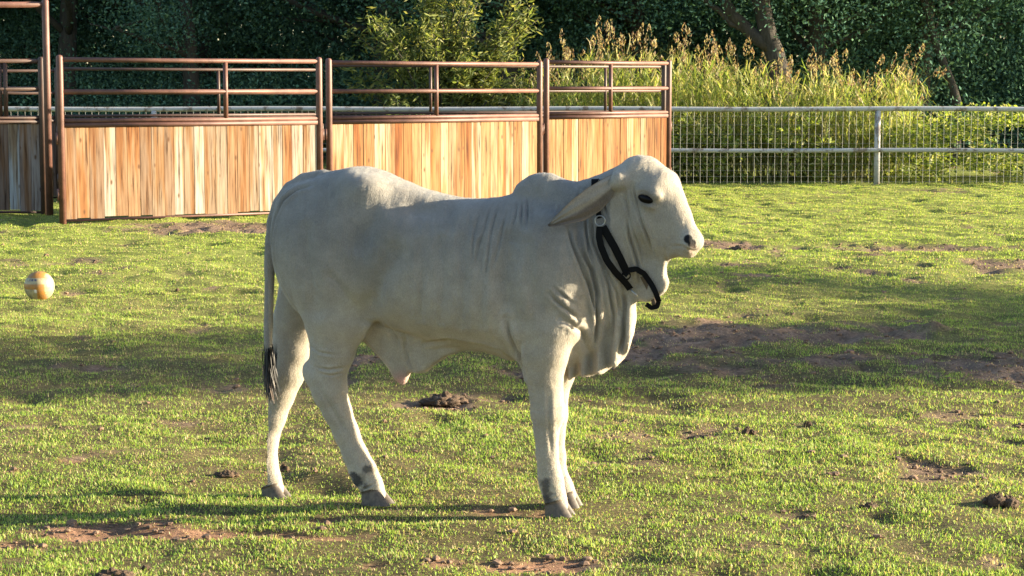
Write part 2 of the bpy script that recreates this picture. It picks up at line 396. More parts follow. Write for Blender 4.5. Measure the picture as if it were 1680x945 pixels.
dung(1426, 832, 34, 12, 5, 6, 'small dark dung pile on the grass at lower right')
dung(1228, 708, 28, 17, 4, 7, 'pointed brown dung lump on the sunlit grass right of the forelegs')
dung(1326, 697, 18, 13, 2, 8, 'little round dung ball on the sunlit grass at right')
dung(1213, 410, 44, 11, 6, 9, 'low dark dung pile beyond the nose of the calf')
dung(240, 928, 24, 11, 2, 10, 'round clump of dung among grass near bottom left')
dung(1155, 712, 60, 12, 6, 12, 'flat broken dung pat on the grass right of the dewlap')
dung(290, 476, 14, 9, 2, 13, 'small dark dung lump on the lawn right of the ball')

# ------------------------------------------------------------ ball
def ball():
    c0 = gp(65, 487); r = .107; z0 = float(height(np.array([c0[0]]), np.array([c0[1]]))[0])
    nu, nv = 72, 44; th = np.linspace(0, 2*math.pi, nu, endpoint=False); ph = np.linspace(0, math.pi, nv)
    T, P = np.meshgrid(th, ph); V = np.stack([np.sin(P)*np.cos(T), np.sin(P)*np.sin(T), np.cos(P)], -1).reshape(-1, 3)
    x, z = V[:, 0], V[:, 2]; yy = V[:, 1]
    white = np.array([.40, .34, .20]); org = np.array([.42, .18, .03]); c = np.tile(white, (len(V), 1))
    band = (z > -.12) & (z < .22) & (x < .55); vert = (x > .02) & (x < .55) & (z < .22); top = (z > .62) & (x < .5)
    c[band | vert | top] = org
    c[(yy > 0) & (np.sin(x*6) > .2)] = org
    let = (z > .42) & (z < .55) & (x > -.48) & (x < .0) & (np.sin(x*55) > -.35) & (yy < 0); c[let] = (.03, .04, .12)
    mk = (x+.05)**2+(z+.25)**2 < .008; c[mk & (yy < 0)] = (.85, .82, .75)
    seam = np.minimum.reduce([abs(z+.12), abs(z-.22), abs(z-.62), abs(x-.55), abs(x-.02)])
    V = V*(1-.012*np.exp(-(seam/.02)**2))[:, None]*r
    i = np.arange(nv-1)[:, None]*nu; j = np.arange(nu)[None]
    q = np.stack([i+j, i+nu+j, i+nu+(j+1) % nu, i+(j+1) % nu], -1).reshape(-1, 4)
    m, t, b = mat('scuffed_ball_leather'); o = coord(t)
    cc = mix(t, ramp(t, noise(t, 30, 5, .7, o), [(.42, (0, 0, 0)), (.7, (.75,)*3)]), attr(t), (.20, .15, .08))
    t.links.new(cc, b.inputs['Base Color']); b.inputs['Roughness'].default_value = .5
    link('volleyball', np_mesh('volleyball', V, q, m, True, c), None, (c0[0], c0[1], z0+r*.86), 'scuffed white and orange volleyball lying on the grass at left', 'ball')
ball()

# ------------------------------------------------------------ pen panels
def board_mesh(name, length, z0, z1, seed, tones, thick=.012, wmin=.115, wmax=.165, y=0.0):
    r = random.Random(seed); V = []; Q = []; C = []; Of = []; x = 0; n = 0
    while x < length-.02:
        wd = min(r.uniform(wmin, wmax), length-x)
        if length-x-wd < .05: wd = length-x
        gap = r.choice([.0005, .001, .001, .002, .004]); zt = z1 - .0; zb = z0 + r.uniform(-.006, .02)
        yo = y + r.uniform(-.003, .003)
        b = .0015; xs = (x+gap, x+gap+b, x+wd-gap-b, x+wd-gap)
        ln = r.uniform(-.004, .004)
        ring = [(xs[0], yo), (xs[0], yo-thick+b), (xs[1], yo-thick), (xs[2], yo-thick+ln*.3), (xs[3], yo-thick+b), (xs[3], yo)]
        P = [(a, bb, zb) for a, bb in ring] + [(a, bb, zt) for a, bb in ring]
        V += P; Q += [[n+k, n+k+1, n+k+7, n+k+6] for k in range(5)] + [[n+5, n, n+6, n+11]]
        Q += [[n+6, n+7, n+8, n+9], [n+6, n+9, n+10, n+11], [n+3, n+2, n+1, n], [n+5, n+4, n+3, n]]
        c = np.array(r.choice(tones))*r.uniform(.85, 1.12); C += [c]*12; Of += [(r.uniform(0, 50), 0, r.uniform(0, 50))]*12
        n += 12; x += wd
    me = np_mesh(name, np.array(V), np.array(Q), M_wood, False, np.array(C))
    a = me.attributes.new('Off', 'FLOAT_COLOR', 'POINT'); o4 = np.ones((len(V), 4), np.float32); o4[:, :3] = np.array(Of); a.data.foreach_set('color', o4.ravel())
    return me
T1 = [(.40, .265, .155), (.43, .30, .19), (.36, .22, .12), (.45, .32, .21), (.37, .19, .085), (.42, .31, .21), (.30, .17, .09), (.46, .35, .24)]
T2 = [(.42, .24, .11), (.38, .17, .055), (.31, .125, .035), (.45, .29, .15), (.40, .21, .08), (.46, .33, .19), (.40, .25, .13)]
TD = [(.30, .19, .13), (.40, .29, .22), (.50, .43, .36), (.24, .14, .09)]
def panel(p0, p1, ztop, zmid, zcap, seed, tones, label, pipe=M_pipe, post_r=.038, mids=(.6,), cat='fence panel', group='pen panels', rz1=None, pr=.026, xtra=None, zb=.03):
    p0 = np.array(p0, float); p1 = np.array(p1, float); d = p1-p0; Lh = float(np.linalg.norm(d)); rz = math.atan2(d[1], d[0])
    e = empty('pen_panel', (p0[0], p0[1], 0), label, cat, group, rz)
    def pt(name, fn, m=pipe):
        mb = MB(); fn(mb); link(name, mb.mesh(name, m), e)
    for x in (0, Lh):
        def f(mb):
            mb.tube([(x, 0, -.05), (x, 0, ztop+.01), (x, 0, ztop+.03), (x, 0, ztop+.038)], [post_r, post_r, post_r*.8, post_r*.3], 14)
            for zz in (zcap-.22, .25):
                s_ = -1 if x > 0 else 1
                mb.tube([(x-s_*.045, -.0, zz), (x-s_*.045, 0, zz+.13)], .016, 8)
        pt('post', f)
    pt('top_rail', lambda mb: mb.tube([(post_r*.7, 0, ztop-.012), (Lh/2, 0, ztop-.016), (Lh-post_r*.7, 0, ztop-.012)], pr, 12))
    pt('middle_rail', lambda mb: mb.tube([(post_r*.7, 0, zmid), (Lh-post_r*.7, 0, zmid)], pr, 12))
    def cap(mb):
        mb.tube([(post_r*.7, 0, zcap+.035), (Lh-post_r*.7, 0, zcap+.035)], pr*.95, 12)
        mb.box((Lh/2, -.004, zcap-.012), (Lh/2-post_r*.7, .021, .022))
    pt('cap_rail', cap)
    pt('bottom_rail', lambda mb: mb.box((Lh/2, .0, zb), (Lh/2-post_r*.7, .020, .012)))
    for mfr in mids: pt('upright', lambda mb: mb.tube([(Lh*mfr, 0, zcap+.05), (Lh*mfr, 0, ztop-.03)], pr*1.05, 12))
    me = board_mesh('boards', Lh-2*post_r, zb+.014, zcap-.033, seed, tones)
    link('boards', me, e, (post_r, 0.004, 0))
    return e
A = lambda px, Y: (float((px-840)/F*Y), Y)
def frac(p0, p1, px):
    best = min(np.linspace(0, 1, 400), key=lambda s: abs(840+F*(p0[0]+(p1[0]-p0[0])*s)/(p0[1]+(p1[1]-p0[1])*s)-px)); return float(best)
a0, a1 = A(102, 21.9), A(525, 23.6); b0, b1 = A(541, 23.8), A(885, 25.9); c0_, c1_ = A(896, 26.05), A(1096, 27.5)
panel(a0, a1, 1.79, 1.43, 1.08, 1, T1, 'leftmost long pen panel of pale tan boards under two rust red pipe rails', mids=(frac(a0, a1, 372),))
panel(b0, b1, 1.78, 1.43, 1.08, 2, T2, 'pen panel of orange streaked boards behind the back of the calf', mids=(frac(b0, b1, 716),))
panel(c0_, c1_, 1.81, 1.46, 1.10, 3, T2, 'short end pen panel of orange boards beside the white fence', mids=(frac(c0_, c1_, 1001),))
d0, d1 = A(-260, 23.4), A(72, 23.4)
panel(d0, d1, 1.79, 1.46, 1.09, 4, TD, 'shaded dark board pen panel at the left edge left of the tall post', M_pipe_shaded, mids=(frac(d0, d1, 4), frac(d0, d1, 13)))
# far side of the pen
f0, f1 = A(102, 25.6), A(525, 27.3); g0, g1 = A(541, 27.4), A(1088, 29.5)
panel(f0, f1, 1.72, 1.40, 1.075, 5, TD, 'dark rear pen panel seen through the rails of the leftmost long panel', M_pipe_shaded, mids=(frac(f0, f1, 361),), pr=.02)
panel(g0, g1, 1.78, 1.42, 1.085, 6, TD, 'dark rear pen panel seen through the rails behind the calf', M_pipe_shaded, mids=(frac(g0, g1, 707), frac(g0, g1, 993)), pr=.02)
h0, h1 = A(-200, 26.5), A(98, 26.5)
panel(h0, h1, 1.70, 1.40, 1.05, 16, TD, 'dark rear pen panel seen through the rails at the left edge', M_pipe_shaded, mids=(.5,), pr=.02)
def arch():
    X1, Y = A(81, 23.05); X0, _ = A(-190, 23.05)
    e = empty('gate_frame', (X1, Y, 0), 'tall rust brown pipe gate frame rising above the pen at left', 'gate frame')
    mb = MB(); mb.tube([(0, 0, -.05), (0, 0, 2.455), (0, 0, 2.475)], [.04, .04, .025], 14); link('post', mb.mesh('post', M_pipe), e)
    mb = MB(); mb.tube([(X0-X1, 0, -.05), (X0-X1, 0, 2.455), (X0-X1, 0, 2.475)], [.04, .04, .025], 14); link('post', mb.mesh('post', M_pipe), e)
    mb = MB(); mb.tube([(-.03, 0, 2.41), (X0-X1+.03, 0, 2.41)], .034, 12); link('top_rail', mb.mesh('top_rail', M_pipe), e)
arch()

# ------------------------------------------------------------ white pipe fence
def white_fence():
    Y = 30.4; e = empty('pipe_fence', (0, Y, 0), 'worn white pipe fence with wire mesh at the far edge of the pasture', 'fence')
    x0, x1 = -20, 17
    xs = [((1438-840)/F*Y) + k*5.45 for k in range(-4, 3)]
    for x in xs:
        mb = MB(); mb.tube([(x, 0, -.1), (x, 0, 1.12)], .045, 12); link('post', mb.mesh('post', M_white), e)
    for z in (1.145, .525):
        n = 60; px = np.linspace(x0, x1, n); P = np.stack([px, 0*px-(.0 if z > 1 else .075), z+.006*np.sin(px*1.3)], 1)
        mb = MB(); mb.tube(P, .037 if z > 1 else .033, 12); link('rail', mb.mesh('rail', M_white), e)
    mb = MB()
    for x in np.arange(x0, x1, .102): mb.tube([(x, .055, .02), (x+rnd.uniform(-.006, .006), .055, 1.11)], .0021, 4, caps=False)
    for z in (.04, .12, .21, .31, .42, .62, .76, .90, 1.03): mb.tube([(x0, .063, z), (x1, .063, z+.01)], .0015, 4, caps=False)
    link('wire_mesh', mb.mesh('wire_mesh', M_wire), e)
white_fence()

# ------------------------------------------------------------ vegetation
def leaves(P, size, cols, stretch=1.0, up=.3, r=None, droop=None, nar=.25):
    """rhombus leaves at P"""
    r = r or rng; n = len(P)
    a = r.normal(size=(n, 3)); a[:, 2] *= .7
    if droop is not None: a = a*.5 + droop
    a /= np.linalg.norm(a, axis=1)[:, None]
    b = r.normal(size=(n, 3)); b[:, 2] *= .6; b -= a*(a*b).sum(1)[:, None]; b /= np.linalg.norm(b, axis=1)[:, None]
    s = size*(.6+.8*r.random(n))[:, None]; nrm = np.cross(a, b)
    V = np.stack([P-a*s*.5*stretch, P+b*s*nar+nrm*s*.06, P+a*s*.5*stretch, P-b*s*nar+nrm*s*.06], 1).reshape(-1, 3)
    q = np.arange(n*4).reshape(-1, 4)
    ci = cols[r.integers(0, len(cols), n)]*(.7+.6*r.random((n, 1)))
    return V, q, np.repeat(ci, 4, 0)
def limb(mb, p, d, ln, r0, depth, rr, tips, droop=0):
    pts = [np.array(p, float)]; d = np.array(d, float); n = 7
    for i in range(n):
        d = d + np.array([rr.uniform(-.16, .16), rr.uniform(-.16, .16), rr.uniform(-.08, .12)-droop]); d /= np.linalg.norm(d); pts.append(pts[-1]+d*ln/n)
    mb.tube(pts, np.linspace(r0, r0*.45, n+1), 8 if r0 > .05 else 5)
    tips += pts[3:]
    if depth > 0:
        for k in range(rr.choice([2, 3, 3])):
            i = rr.randint(2, n); a = rr.uniform(0, 6.28); dd = d*.6 + np.array([math.cos(a), math.sin(a), rr.uniform(-.1, .7)])
            limb(mb, pts[i], dd, ln*rr.uniform(.5, .75), r0*.5, depth-1, rr, tips, droop)
DK = np.array([(.055, .105, .07), (.045, .085, .062), (.07, .12, .07), (.038, .075, .055)])*1.9
def big_tree(seed, hgt=9, spread=3.2, nleaf=52000, lean=(0, 0), base_z=.6, leafsz=.075, cols=DK, r0=.2):
    rr = random.Random(seed); g = np.random.default_rng(seed); mb = MB(); tips = []
    p = np.array([0, 0, -.1]); d = np.array([lean[0], lean[1], 1.]); pts = [p]
    for i in range(9):
        d = d + np.array([rr.uniform(-.08, .08), rr.uniform(-.08, .08), .05]); d /= np.linalg.norm(d); pts.append(pts[-1]+d*hgt*.085)
    mb.tube(pts, np.linspace(r0, r0*.45, 10)*np.array([1.35]+[1]*9), 12)
    for i in range(3, 10):
        for k in range(2):
            a = rr.uniform(0, 6.28); limb(mb, pts[i], (math.cos(a), math.sin(a), rr.uniform(.1, .8)), spread*rr.uniform(.6, 1), r0*.35, 1, rr, tips)
    trunk = mb.mesh('trunk', M_bark)
    # clump centres through the crown volume, hanging low
    nc = 110; cc = []
    T = np.array(tips)
    for k in range(nc):
        if k % 2: c = T[rr.randrange(len(T))]
        else:
            a = rr.uniform(0, 6.28); zz = rr.uniform(base_z, hgt); f = math.sqrt(rr.random())
            prof = math.sin(math.pi*min(1, max(0.12, (zz-base_z)/(hgt-base_z)*.8+.2)))**.5
            c = np.array([math.cos(a)*spread*f*prof, math.sin(a)*spread*f*prof, zz])
        cc.append(c)
    cc = np.array(cc); idx = g.integers(0, nc, nleaf)
    off = g.normal(size=(nleaf, 3))*np.array([.42, .42, .3])
    P = cc[idx]+off; P = P[P[:, 2] > .1]
    V, q, c = leaves(P, leafsz, cols, r=g, droop=np.array([0, 0, -.35]))
    return trunk, np_mesh('crown', V, q, M_dark, False, c)
protos = [big_tree(20+i) for i in range(4)]
g1 = 'dark trees of the shaded wood'
def place_tree(i, x, y, sc, rz, label, group=g1, name='woodland_tree'):
    tr, cr = protos[i]
    e = empty(name, (x, y, 0), label, 'tree', group, rz); e.scale = (sc,)*3
    link('trunk', tr, e); link('crown', cr, e)
k = 0
LBT = 'dark leafy tree in the shaded wood behind the pen and fence'
for row, (yy, n, xr) in enumerate([(41, 9, 13), (46, 9, 15), (52, 9, 18)]):
    for i in range(n):
        x = -xr + 2*xr*(i+.5)/n + rnd.uniform(-.8, .8)
        place_tree(k % 4, x, yy+rnd.uniform(-1.2, 1.2), rnd.uniform(.85, 1.25), rnd.uniform(0, 6.28), LBT); k += 1
# leaning forked tree on the right of the tall grass
def forked():
    Y = 37.0; rr = random.Random(5); mb = MB()
    P = lambda px, py, dy=0: at(px, py, Y+dy)
    b = P(1290, 240); b[2] = -.1
    base = b
    def ln(pts, r):
        pts = np.array(pts); t = np.linspace(0, 1, len(pts)); tt = np.linspace(0, 1, 16)
        W = np.stack([np.interp(tt, t, pts[:, i]) for i in range(3)], 1); W += .02*np.array([[rr.uniform(-1, 1)]*3 for _ in tt])
        mb.tube(W-base, np.interp(tt, np.linspace(0, 1, len(r)), r), 10)
    ln([b, P(1283, 140), P(1262, 60), P(1245, 0), P(1238, -80), P(1250, -260)], [.26, .2, .17, .15, .12, .06])
    ln([P(1265, 75), P(1225, 50), P(1195, 15), P(1185, -20), P(1150, -90), P(1120, -200)], [.14, .12, .11, .1, .08, .04])
    ln([P(1222, 50), P(1195, 35), P(1165, 5), P(1140, -20)], [.07, .06, .05, .04])
    ln([P(1250, 20), P(1265, -30), P(1300, -110), P(1340, -230)], [.1, .08, .06, .04])
    e = empty('woodland_tree', base, 'forked tree with a bare leaning trunk showing behind the tall seeding grass', 'tree', g1)
    link('trunk', mb.mesh('trunk', M_bark), e)
    g = np.random.default_rng(9); n = 26000
    C = np.array([P(1150, -120), P(1250, -200), P(1340, -150), P(1120, -60), P(1300, -60), P(1400, -90), P(1200, -90)])-base
    Pp = C[g.integers(0, len(C), n)]+g.normal(size=(n, 3))*np.array([.8, .8, .55])
    V, q, c = leaves(Pp, .08, DK, r=g); link('crown', np_mesh('crown', V, q, M_dark, False, c), e)
forked()
def slim(px0, px1, px2, Y, r0, label, seed):
    rr = random.Random(seed); b = at(px0, 200, Y); b[2] = -.1; mb = MB()
    pts = [b, at(px0, 160, Y), at(px1, 70, Y), at(px2, -60, Y), at(px2+20, -300, Y)]
    tt = np.linspace(0, 1, 18); W = np.stack([np.interp(tt, np.linspace(0, 1, 5), np.array(pts)[:, i]) for i in range(3)], 1)-b
    mb.tube(W, np.linspace(r0, r0*.5, 18), 9)
    tips = []
    for k in range(6):
        a = rr.uniform(0, 6.28); limb(mb, W[rr.randint(7, 16)], (math.cos(a), .4*math.sin(a), .5), 1.8, r0*.3, 1, rr, tips)
    e = empty('woodland_tree', b, label, 'tree', g1); link('trunk', mb.mesh('trunk', M_bark), e)
    g = np.random.default_rng(seed); n = 12000; T = np.array(tips); Pp = T[g.integers(0, len(T), n)]+g.normal(size=(n, 3))*.4
    Pp = Pp[Pp[:, 2] > 1.2]
    V, q, c = leaves(Pp, .08, DK, r=g); link('crown', np_mesh('crown', V, q, M_dark, False, c), e)
slim(1345, 1340, 1335, 39, .24, 'upright dim tree trunk right of the leaning forked tree', 31)
slim(1570, 1535, 1500, 38.5, .10, 'thin dim tree leaning left above the white fence', 32)
slim(760, 755, 765, 36.5, .06, 'slim pale stemmed sapling rising behind the sunlit bush', 33)
# dense undergrowth far behind
def undergrowth():
    g = np.random.default_rng(3); Vs = []; Qs = []; Cs = []; n0 = 0
    for (n, y0, y1, zt, sz, xr) in [(90000, 57, 62, 9, .5, 34), (110000, 40.5, 44, 2.0, .085, 14)]:
        P = np.stack([g.uniform(-xr, xr, n), g.uniform(y0, y1, n), g.random(n)**1.2*zt], 1)
        P[:, 2] *= .65+.45*vn2(P[:, 0]/1.6, P[:, 1]/2+9, 5)
        V, q, c = leaves(P, sz, DK, r=g); Vs.append(V); Qs.append(q+n0); Cs.append(c); n0 += len(V)
    link('undergrowth', np_mesh('undergrowth', np.concatenate(Vs), np.concatenate(Qs), M_dark, False, np.concatenate(Cs)), label='dense dark undergrowth filling the wood behind the trees', cat='undergrowth', kind='stuff')
undergrowth()

# sunlit bush with long narrow leaves behind the pen
def bush():
    Y = 32.6; b = at(735, 300, Y); b[2] = 0; rr = random.Random(12); g = np.random.default_rng(12); mb = MB(); P = []; Dd = []
    ends = []
    for k in range(64):
        a = rr.uniform(0, 6.28); out = rr.uniform(.15, 1.75); hz = rr.uniform(1.2, 3.3) - out*.42
        if math.cos(a) > .3 and rr.random() < .4: hz += .3
        ends.append((math.cos(a)*out*.95, math.sin(a)*out*.6, max(.8, hz)))
    ends += [(1.35, -.2, 2.75), (1.45, 0, 2.55), (1.2, .1, 2.9), (-1.55, -.1, 2.35), (-1.25, .1, 2.6), (-.35, 0, 3.3), (.2, 0, 3.4), (-1.7, 0, 1.9), (.5, -.3, 3.2), (-.9, -.2, 2.4), (1.5, -.2, 1.5), (1.3, -.3, 1.2)]
    for ex, ey, ez in ends:
        t = np.linspace(0, 1, 12)[:, None]; e = np.array([ex, ey, ez]); s0 = np.array([rr.uniform(-.2, .2), rr.uniform(-.2, .2), 0])
        mid = s0*.3+np.array([ex*.35, ey*.35, ez*.75]); W = s0*(1-t)**2+2*mid*t*(1-t)+e*t**2
        mb.tube(W, np.linspace(.022, .005, 12), 5)
        for i in range(5, 12):
            nl = 34; dirn = (W[i]-W[i-1]); dirn /= np.linalg.norm(dirn)
            q = W[i-1]+(W[i]-W[i-1])*g.random((nl, 1))+g.normal(size=(nl, 3))*.085; P.append(q); Dd.append(np.tile(dirn*.35+np.array([.1, 0, -.15]), (nl, 1)))
    P = np.concatenate(P); Dd = np.concatenate(Dd)
    V, q, c = leaves(P, .10, np.array([(.25, .27, .08), (.19, .23, .06), (.34, .33, .12), (.13, .17, .045), (.11, .14, .06)]), 1.35, r=g, droop=Dd, nar=.16)
    e = empty('leafy_bush', b, 'tall loose bush with narrow sunlit leaves behind the middle pen panel', 'bush')
    link('stems', mb.mesh('stems', M_bark), e); link('foliage', np_mesh('foliage', V, q, M_leaf, False, c), e)
bush()

# tall seeding grass behind the white fence
def ribbon_blades(P, D, ln, wd, cols, g, bend=.6, seg=4):
    n = len(P); az = g.uniform(0, 2*math.pi, n); side = np.stack([np.cos(az), np.sin(az), 0*az], 1)
    out = np.cross(side, D); out /= np.linalg.norm(out, axis=1)[:, None]+1e-9
    V = []; 
    for i in range(seg+1):
        t = i/seg; c = P + D*(ln*t*(1-.25*t*bend))[:, None] + out*(ln*bend*.45*t*t)[:, None] - np.array([0, 0, 1.])*(ln*bend*.35*t**3)[:, None]
        ww = (wd*(1-t**1.6)+.0008)[:, None]; V.append(c-side*ww/2); V.append(c+side*ww/2)
    V = np.stack(V, 1).reshape(-1, 3); m = 2*(seg+1); b = np.arange(n)[:, None]*m
    q = np.concatenate([np.stack([b[:, 0]+2*i, b[:, 0]+2*i+1, b[:, 0]+2*i+3, b[:, 0]+2*i+2], 1) for i in range(seg)])
    return V, q, np.repeat(cols, m, 0)
def tall_grass():
    g = np.random.default_rng(8); Vs = []; Qs = []; Cs = []; n0 = 0
    def push(V, q, c):
        nonlocal n0
        Vs.append(V); Qs.append(q+n0); Cs.append(c); n0 += len(V)
    n = 900
    px = np.concatenate([g.uniform(850, 1470, n-90), g.uniform(1380, 1480, 90)]); Y = g.uniform(31.1, 33.6, n)
    x = (px-840)/F*Y
    env = np.interp(px, [850, 900, 940, 980, 1060, 1150, 1230, 1290, 1340, 1400, 1450, 1480, 1500], [1.7, 2.15, 2.35, 2.45, 2.3, 2.35, 2.1, 1.85, 2.15, 1.8, 2.1, 1.5, 1.1])
    hgt = env*(1.05-.5*g.random(n)**1.1)
    lean = g.normal(size=(n, 2))*.10; lean[:, 0] += np.where(px > 1420, .22, .03)
    B = np.stack([x, Y, 0*x], 1); D = np.stack([lean[:, 0], lean[:, 1], np.ones(n)], 1); D /= np.linalg.norm(D, axis=1)[:, None]
    stem = np.array([.24, .24, .08])*(.7+.5*g.random((n, 1)))
    push(*ribbon_blades(B, D, hgt, np.full(n, .011), stem, g, .12, 5))
    # leaves
    m = 13; idx = np.repeat(np.arange(n), m); t = g.random(n*m)**.8*.82
    P = B[idx]+D[idx]*(hgt[idx]*t)[:, None]; a = g.uniform(0, 6.28, n*m)
    Dl = np.stack([np.cos(a)*.55, np.sin(a)*.55, .9+0*a], 1); Dl /= np.linalg.norm(Dl, axis=1)[:, None]
    gc = np.array([(.29, .35, .08), (.38, .39, .12), (.19, .26, .06), (.47, .42, .20), (.58, .50, .30)])
    cc = gc[g.choice(5, n*m, p=[.3, .28, .22, .12, .08])]*(.75+.5*g.random((n*m, 1)))
    push(*ribbon_blades(P, Dl, .28+.38*g.random(n*m), np.full(n*m, .021), cc, g, 1.15, 4))
    # seed heads
    sel = np.where((g.random(n) < .30) & (hgt > env*.68))[0]
    for i in sel:
        k = 34; L_ = g.uniform(.14, .38); u = g.random(k); tip = B[i]+D[i]*hgt[i]*.96
        spread = .045*np.sin(np.pi*np.clip(u*.85+.12, 0, 1)); an = g.uniform(0, 6.28, k)
        P2 = tip+D[i]*((u-.35)*L_)[:, None]+np.stack([np.cos(an)*spread, np.sin(an)*spread, spread*.3], 1)
        base = np.array([(.32, .22, .13), (.44, .34, .20), (.24, .13, .085), (.50, .43, .25)])
        V, q, c = leaves(P2, .030, base, 1.5, r=g, droop=D[i]*1.2); push(V, q, c)
    link('tall_grass', np_mesh('tall_grass', np.concatenate(Vs), np.concatenate(Qs), M_leaf, False, np.concatenate(Cs)), label='tall seeding grass with reddish seed heads behind the white fence', cat='tall grass', kind='stuff')
    # broad leaved weeds
    Vs.clear(); Qs.clear(); Cs.clear(); n0 = 0
    n = 46000; x = g.uniform(-2, 10.5, n); Y = 30.9+g.random(n)*2.6
    env = .95*(.55+.75*vn2(x/.45, Y/.6, 3)) + np.where((x > 7.3), .16, 0)
    P = np.stack([x, Y, env*g.random(n)**.75], 1)
    gapm = vn2(x/.35+5, P[:, 2]/.25, 8); P = P[gapm > .45]
    V, q, c = leaves(P, .085, np.array([(.32, .38, .06), (.20, .27, .05), (.40, .44, .10), (.12, .17, .04), (.48, .46, .2)]), 1.0, r=g); push(V, q, c)
    link('weeds', np_mesh('weeds', np.concatenate(Vs), np.concatenate(Qs), M_leaf, False, np.concatenate(Cs)), label='leafy yellow green weeds growing along the white wire fence', cat='weeds', kind='stuff')
tall_grass()

# trees outside the right of the frame whose shade falls on the pasture
def shade_tree(x, y, zc, ry, rz_, rx, nleaf, seed, label, h, lr=.16):
    g = np.random.default_rng(seed); rr = random.Random(seed); mb = MB(); tips = []
    mb.tube([(0, 0, -.1), (.05, .03, h*.35), (-.05, .05, h*.7), (0, 0, h)], [lr, lr*.8, lr*.6, lr*.3], 10)
    P = g.normal(size=(nleaf, 3)); P /= np.linalg.norm(P, axis=1)[:, None]; P *= g.random((nleaf, 1))**.4
    P = P*np.array([rx, ry, rz_]); P = P[fb3(P, 1.1, seed, 2) > -.22]; P[:, 2] += zc
    for k in range(10):
        a = rr.uniform(0, 6.28); limb(mb, (0, 0, rr.uniform(h*.4, h*.9)), (math.cos(a), math.sin(a), .4), ry*.8, lr*.3, 1, rr, tips)
    V, q, c = leaves(P, .2, np.array([(.06, .10, .03), (.08, .13, .04)]), r=g)
    t2 = np.linspace(0, 1, 14); W = np.stack([.15*np.sin(t2*5), .4+t2*4.6, 4.6+.55*t2+.12*np.sin(t2*9)], 1); mb.tube(W, np.linspace(.09, .04, 14), 8)
    P2 = W[g.integers(2, 14, 900)]+g.normal(size=(900, 3))*np.array([.2, .25, .15]); P = np.concatenate([P, P2]); V, q, c = leaves(P, .2, np.array([(.06, .10, .03), (.08, .13, .04)]), r=g)
    e = empty('shade_tree', (x, y, 0), label, 'tree'); link('trunk', mb.mesh('trunk', M_bark), e); link('crown', np_mesh('crown', V, q, M_dark, False, c), e)
shade_tree(24, 13.25, 5.0, 1.6, 1.9, 1.6, 4200, 71, 'small round tree beyond the right edge shading the middle of the pasture', 5.5)
def wood_left():
    for i, (x, y, s) in enumerate([(-15, 39, 1.1), (-18, 42, 1.2), (-21, 46, 1.2), (-25, 43, 1.3), (-29, 47, 1.3), (-34, 45, 1.3), (-22, 53, 1.4), (-30, 55, 1.4)]):
        place_tree(i % 4, x, y, s, i*1.7, LBT)
wood_left()
def wood_right():
    for i, (x, y, s) in enumerate([(19.5, 42.6, 1.2), (24, 44, 1.3), (21, 48, 1.3), (28, 44.5, 1.4), (27, 53, 1.3), (33, 46, 1.4)]):
        place_tree(i % 4, x, y, s, i*1.3, LBT)
wood_right()

#CALF
# ------------------------------------------------------------ calf (one continuous surface grown from a distance field)
TH2 = TH + R(18.0)
Opiv = toworld(Bp(1040, 330)); Opiv[2] = 0
Oh = Opiv
def Hp(px, py, b=0.0): return unproj(px, py, Oh, TH2, b)
cda, sda = math.cos(TH2-TH), math.sin(TH2-TH)
piv_u = (Opiv-O).dot(Fv)
def h2b(p):   # head frame -> body frame
    p = np.asarray(p); return np.stack([piv_u + p[..., 0]*cda + p[..., 1]*sda, -p[..., 0]*sda + p[..., 1]*cda, p[..., 2]], -1)
PX = 1/468.0
H0 = .0065
lo = np.array([-1.13, -.33, -.03]); hi = np.array([.72, .33, 1.36])
gx, gy, gz = [np.arange(lo[i], hi[i], H0, dtype=np.float32) for i in range(3)]
DF = np.full((len(gx), len(gy), len(gz)), .5, np.float32)
def smin(a, b, k):
    h = np.clip(.5+.5*(b-a)/k, 0, 1); return a*h + b*(1-h) - k*h*(1-h) if False else b*(1-h) + a*h - k*h*(1-h)
def win(blo, bhi, pad):
    s = []
    for g, a, b in zip((gx, gy, gz), blo, bhi): s.append(slice(max(0, int(np.searchsorted(g, a-pad))-1), int(np.searchsorted(g, b+pad))+1))
    return tuple(s)
def put(fn, blo, bhi, k=.02, pad=.08, op='u', head=False):
    s = win(blo, bhi, pad); U, V, Z = np.meshgrid(gx[s[0]], gy[s[1]], gz[s[2]], indexing='ij', sparse=not head)
    if head:
        du = U-np.float32(piv_u); A = du*cda - V*sda; B = du*sda + V*cda; U, V = A, B
    d = fn(U, V, Z); cur = DF[s]
    # smin(a,b): h=1 -> take a
    if op == 'u':
        h = np.clip(.5+.5*(d-cur)/k, 0, 1); DF[s] = d*(1-h)+cur*h-k*h*(1-h)
    else:
        h = np.clip(.5-.5*(d+cur)/k, 0, 1); DF[s] = cur*(1-h)-d*h+k*h*(1-h)
def cone(p0, r0, p1, r1, sv=1.0, k=.02, head=False):
    p0 = np.array(p0); p1 = np.array(p1); a = p1-p0; l2 = a.dot(a)
    def fn(U, V, Z):
        x, y, z = U-p0[0], V-p0[1], Z-p0[2]; t = np.clip((x*a[0]+y*a[1]+z*a[2])/l2, 0, 1)
        ex, ey, ez = x-a[0]*t, (y-a[1]*t)/sv, z-a[2]*t
        return (np.sqrt(ex*ex+ey*ey+ez*ez)-(r0+(r1-r0)*t)).astype(np.float32)
    rm = max(r0, r1); P = np.array([p0, p1])
    if head: Q = h2b(P)
    else: Q = P
    put(fn, Q.min(0)-rm, Q.max(0)+rm, k, .05, 'u', head)
def chain(pts, sv, k=.02, head=False):
    for (a, ra), (b, rb) in zip(pts[:-1], pts[1:]): cone(a, ra, b, rb, sv, k, head)
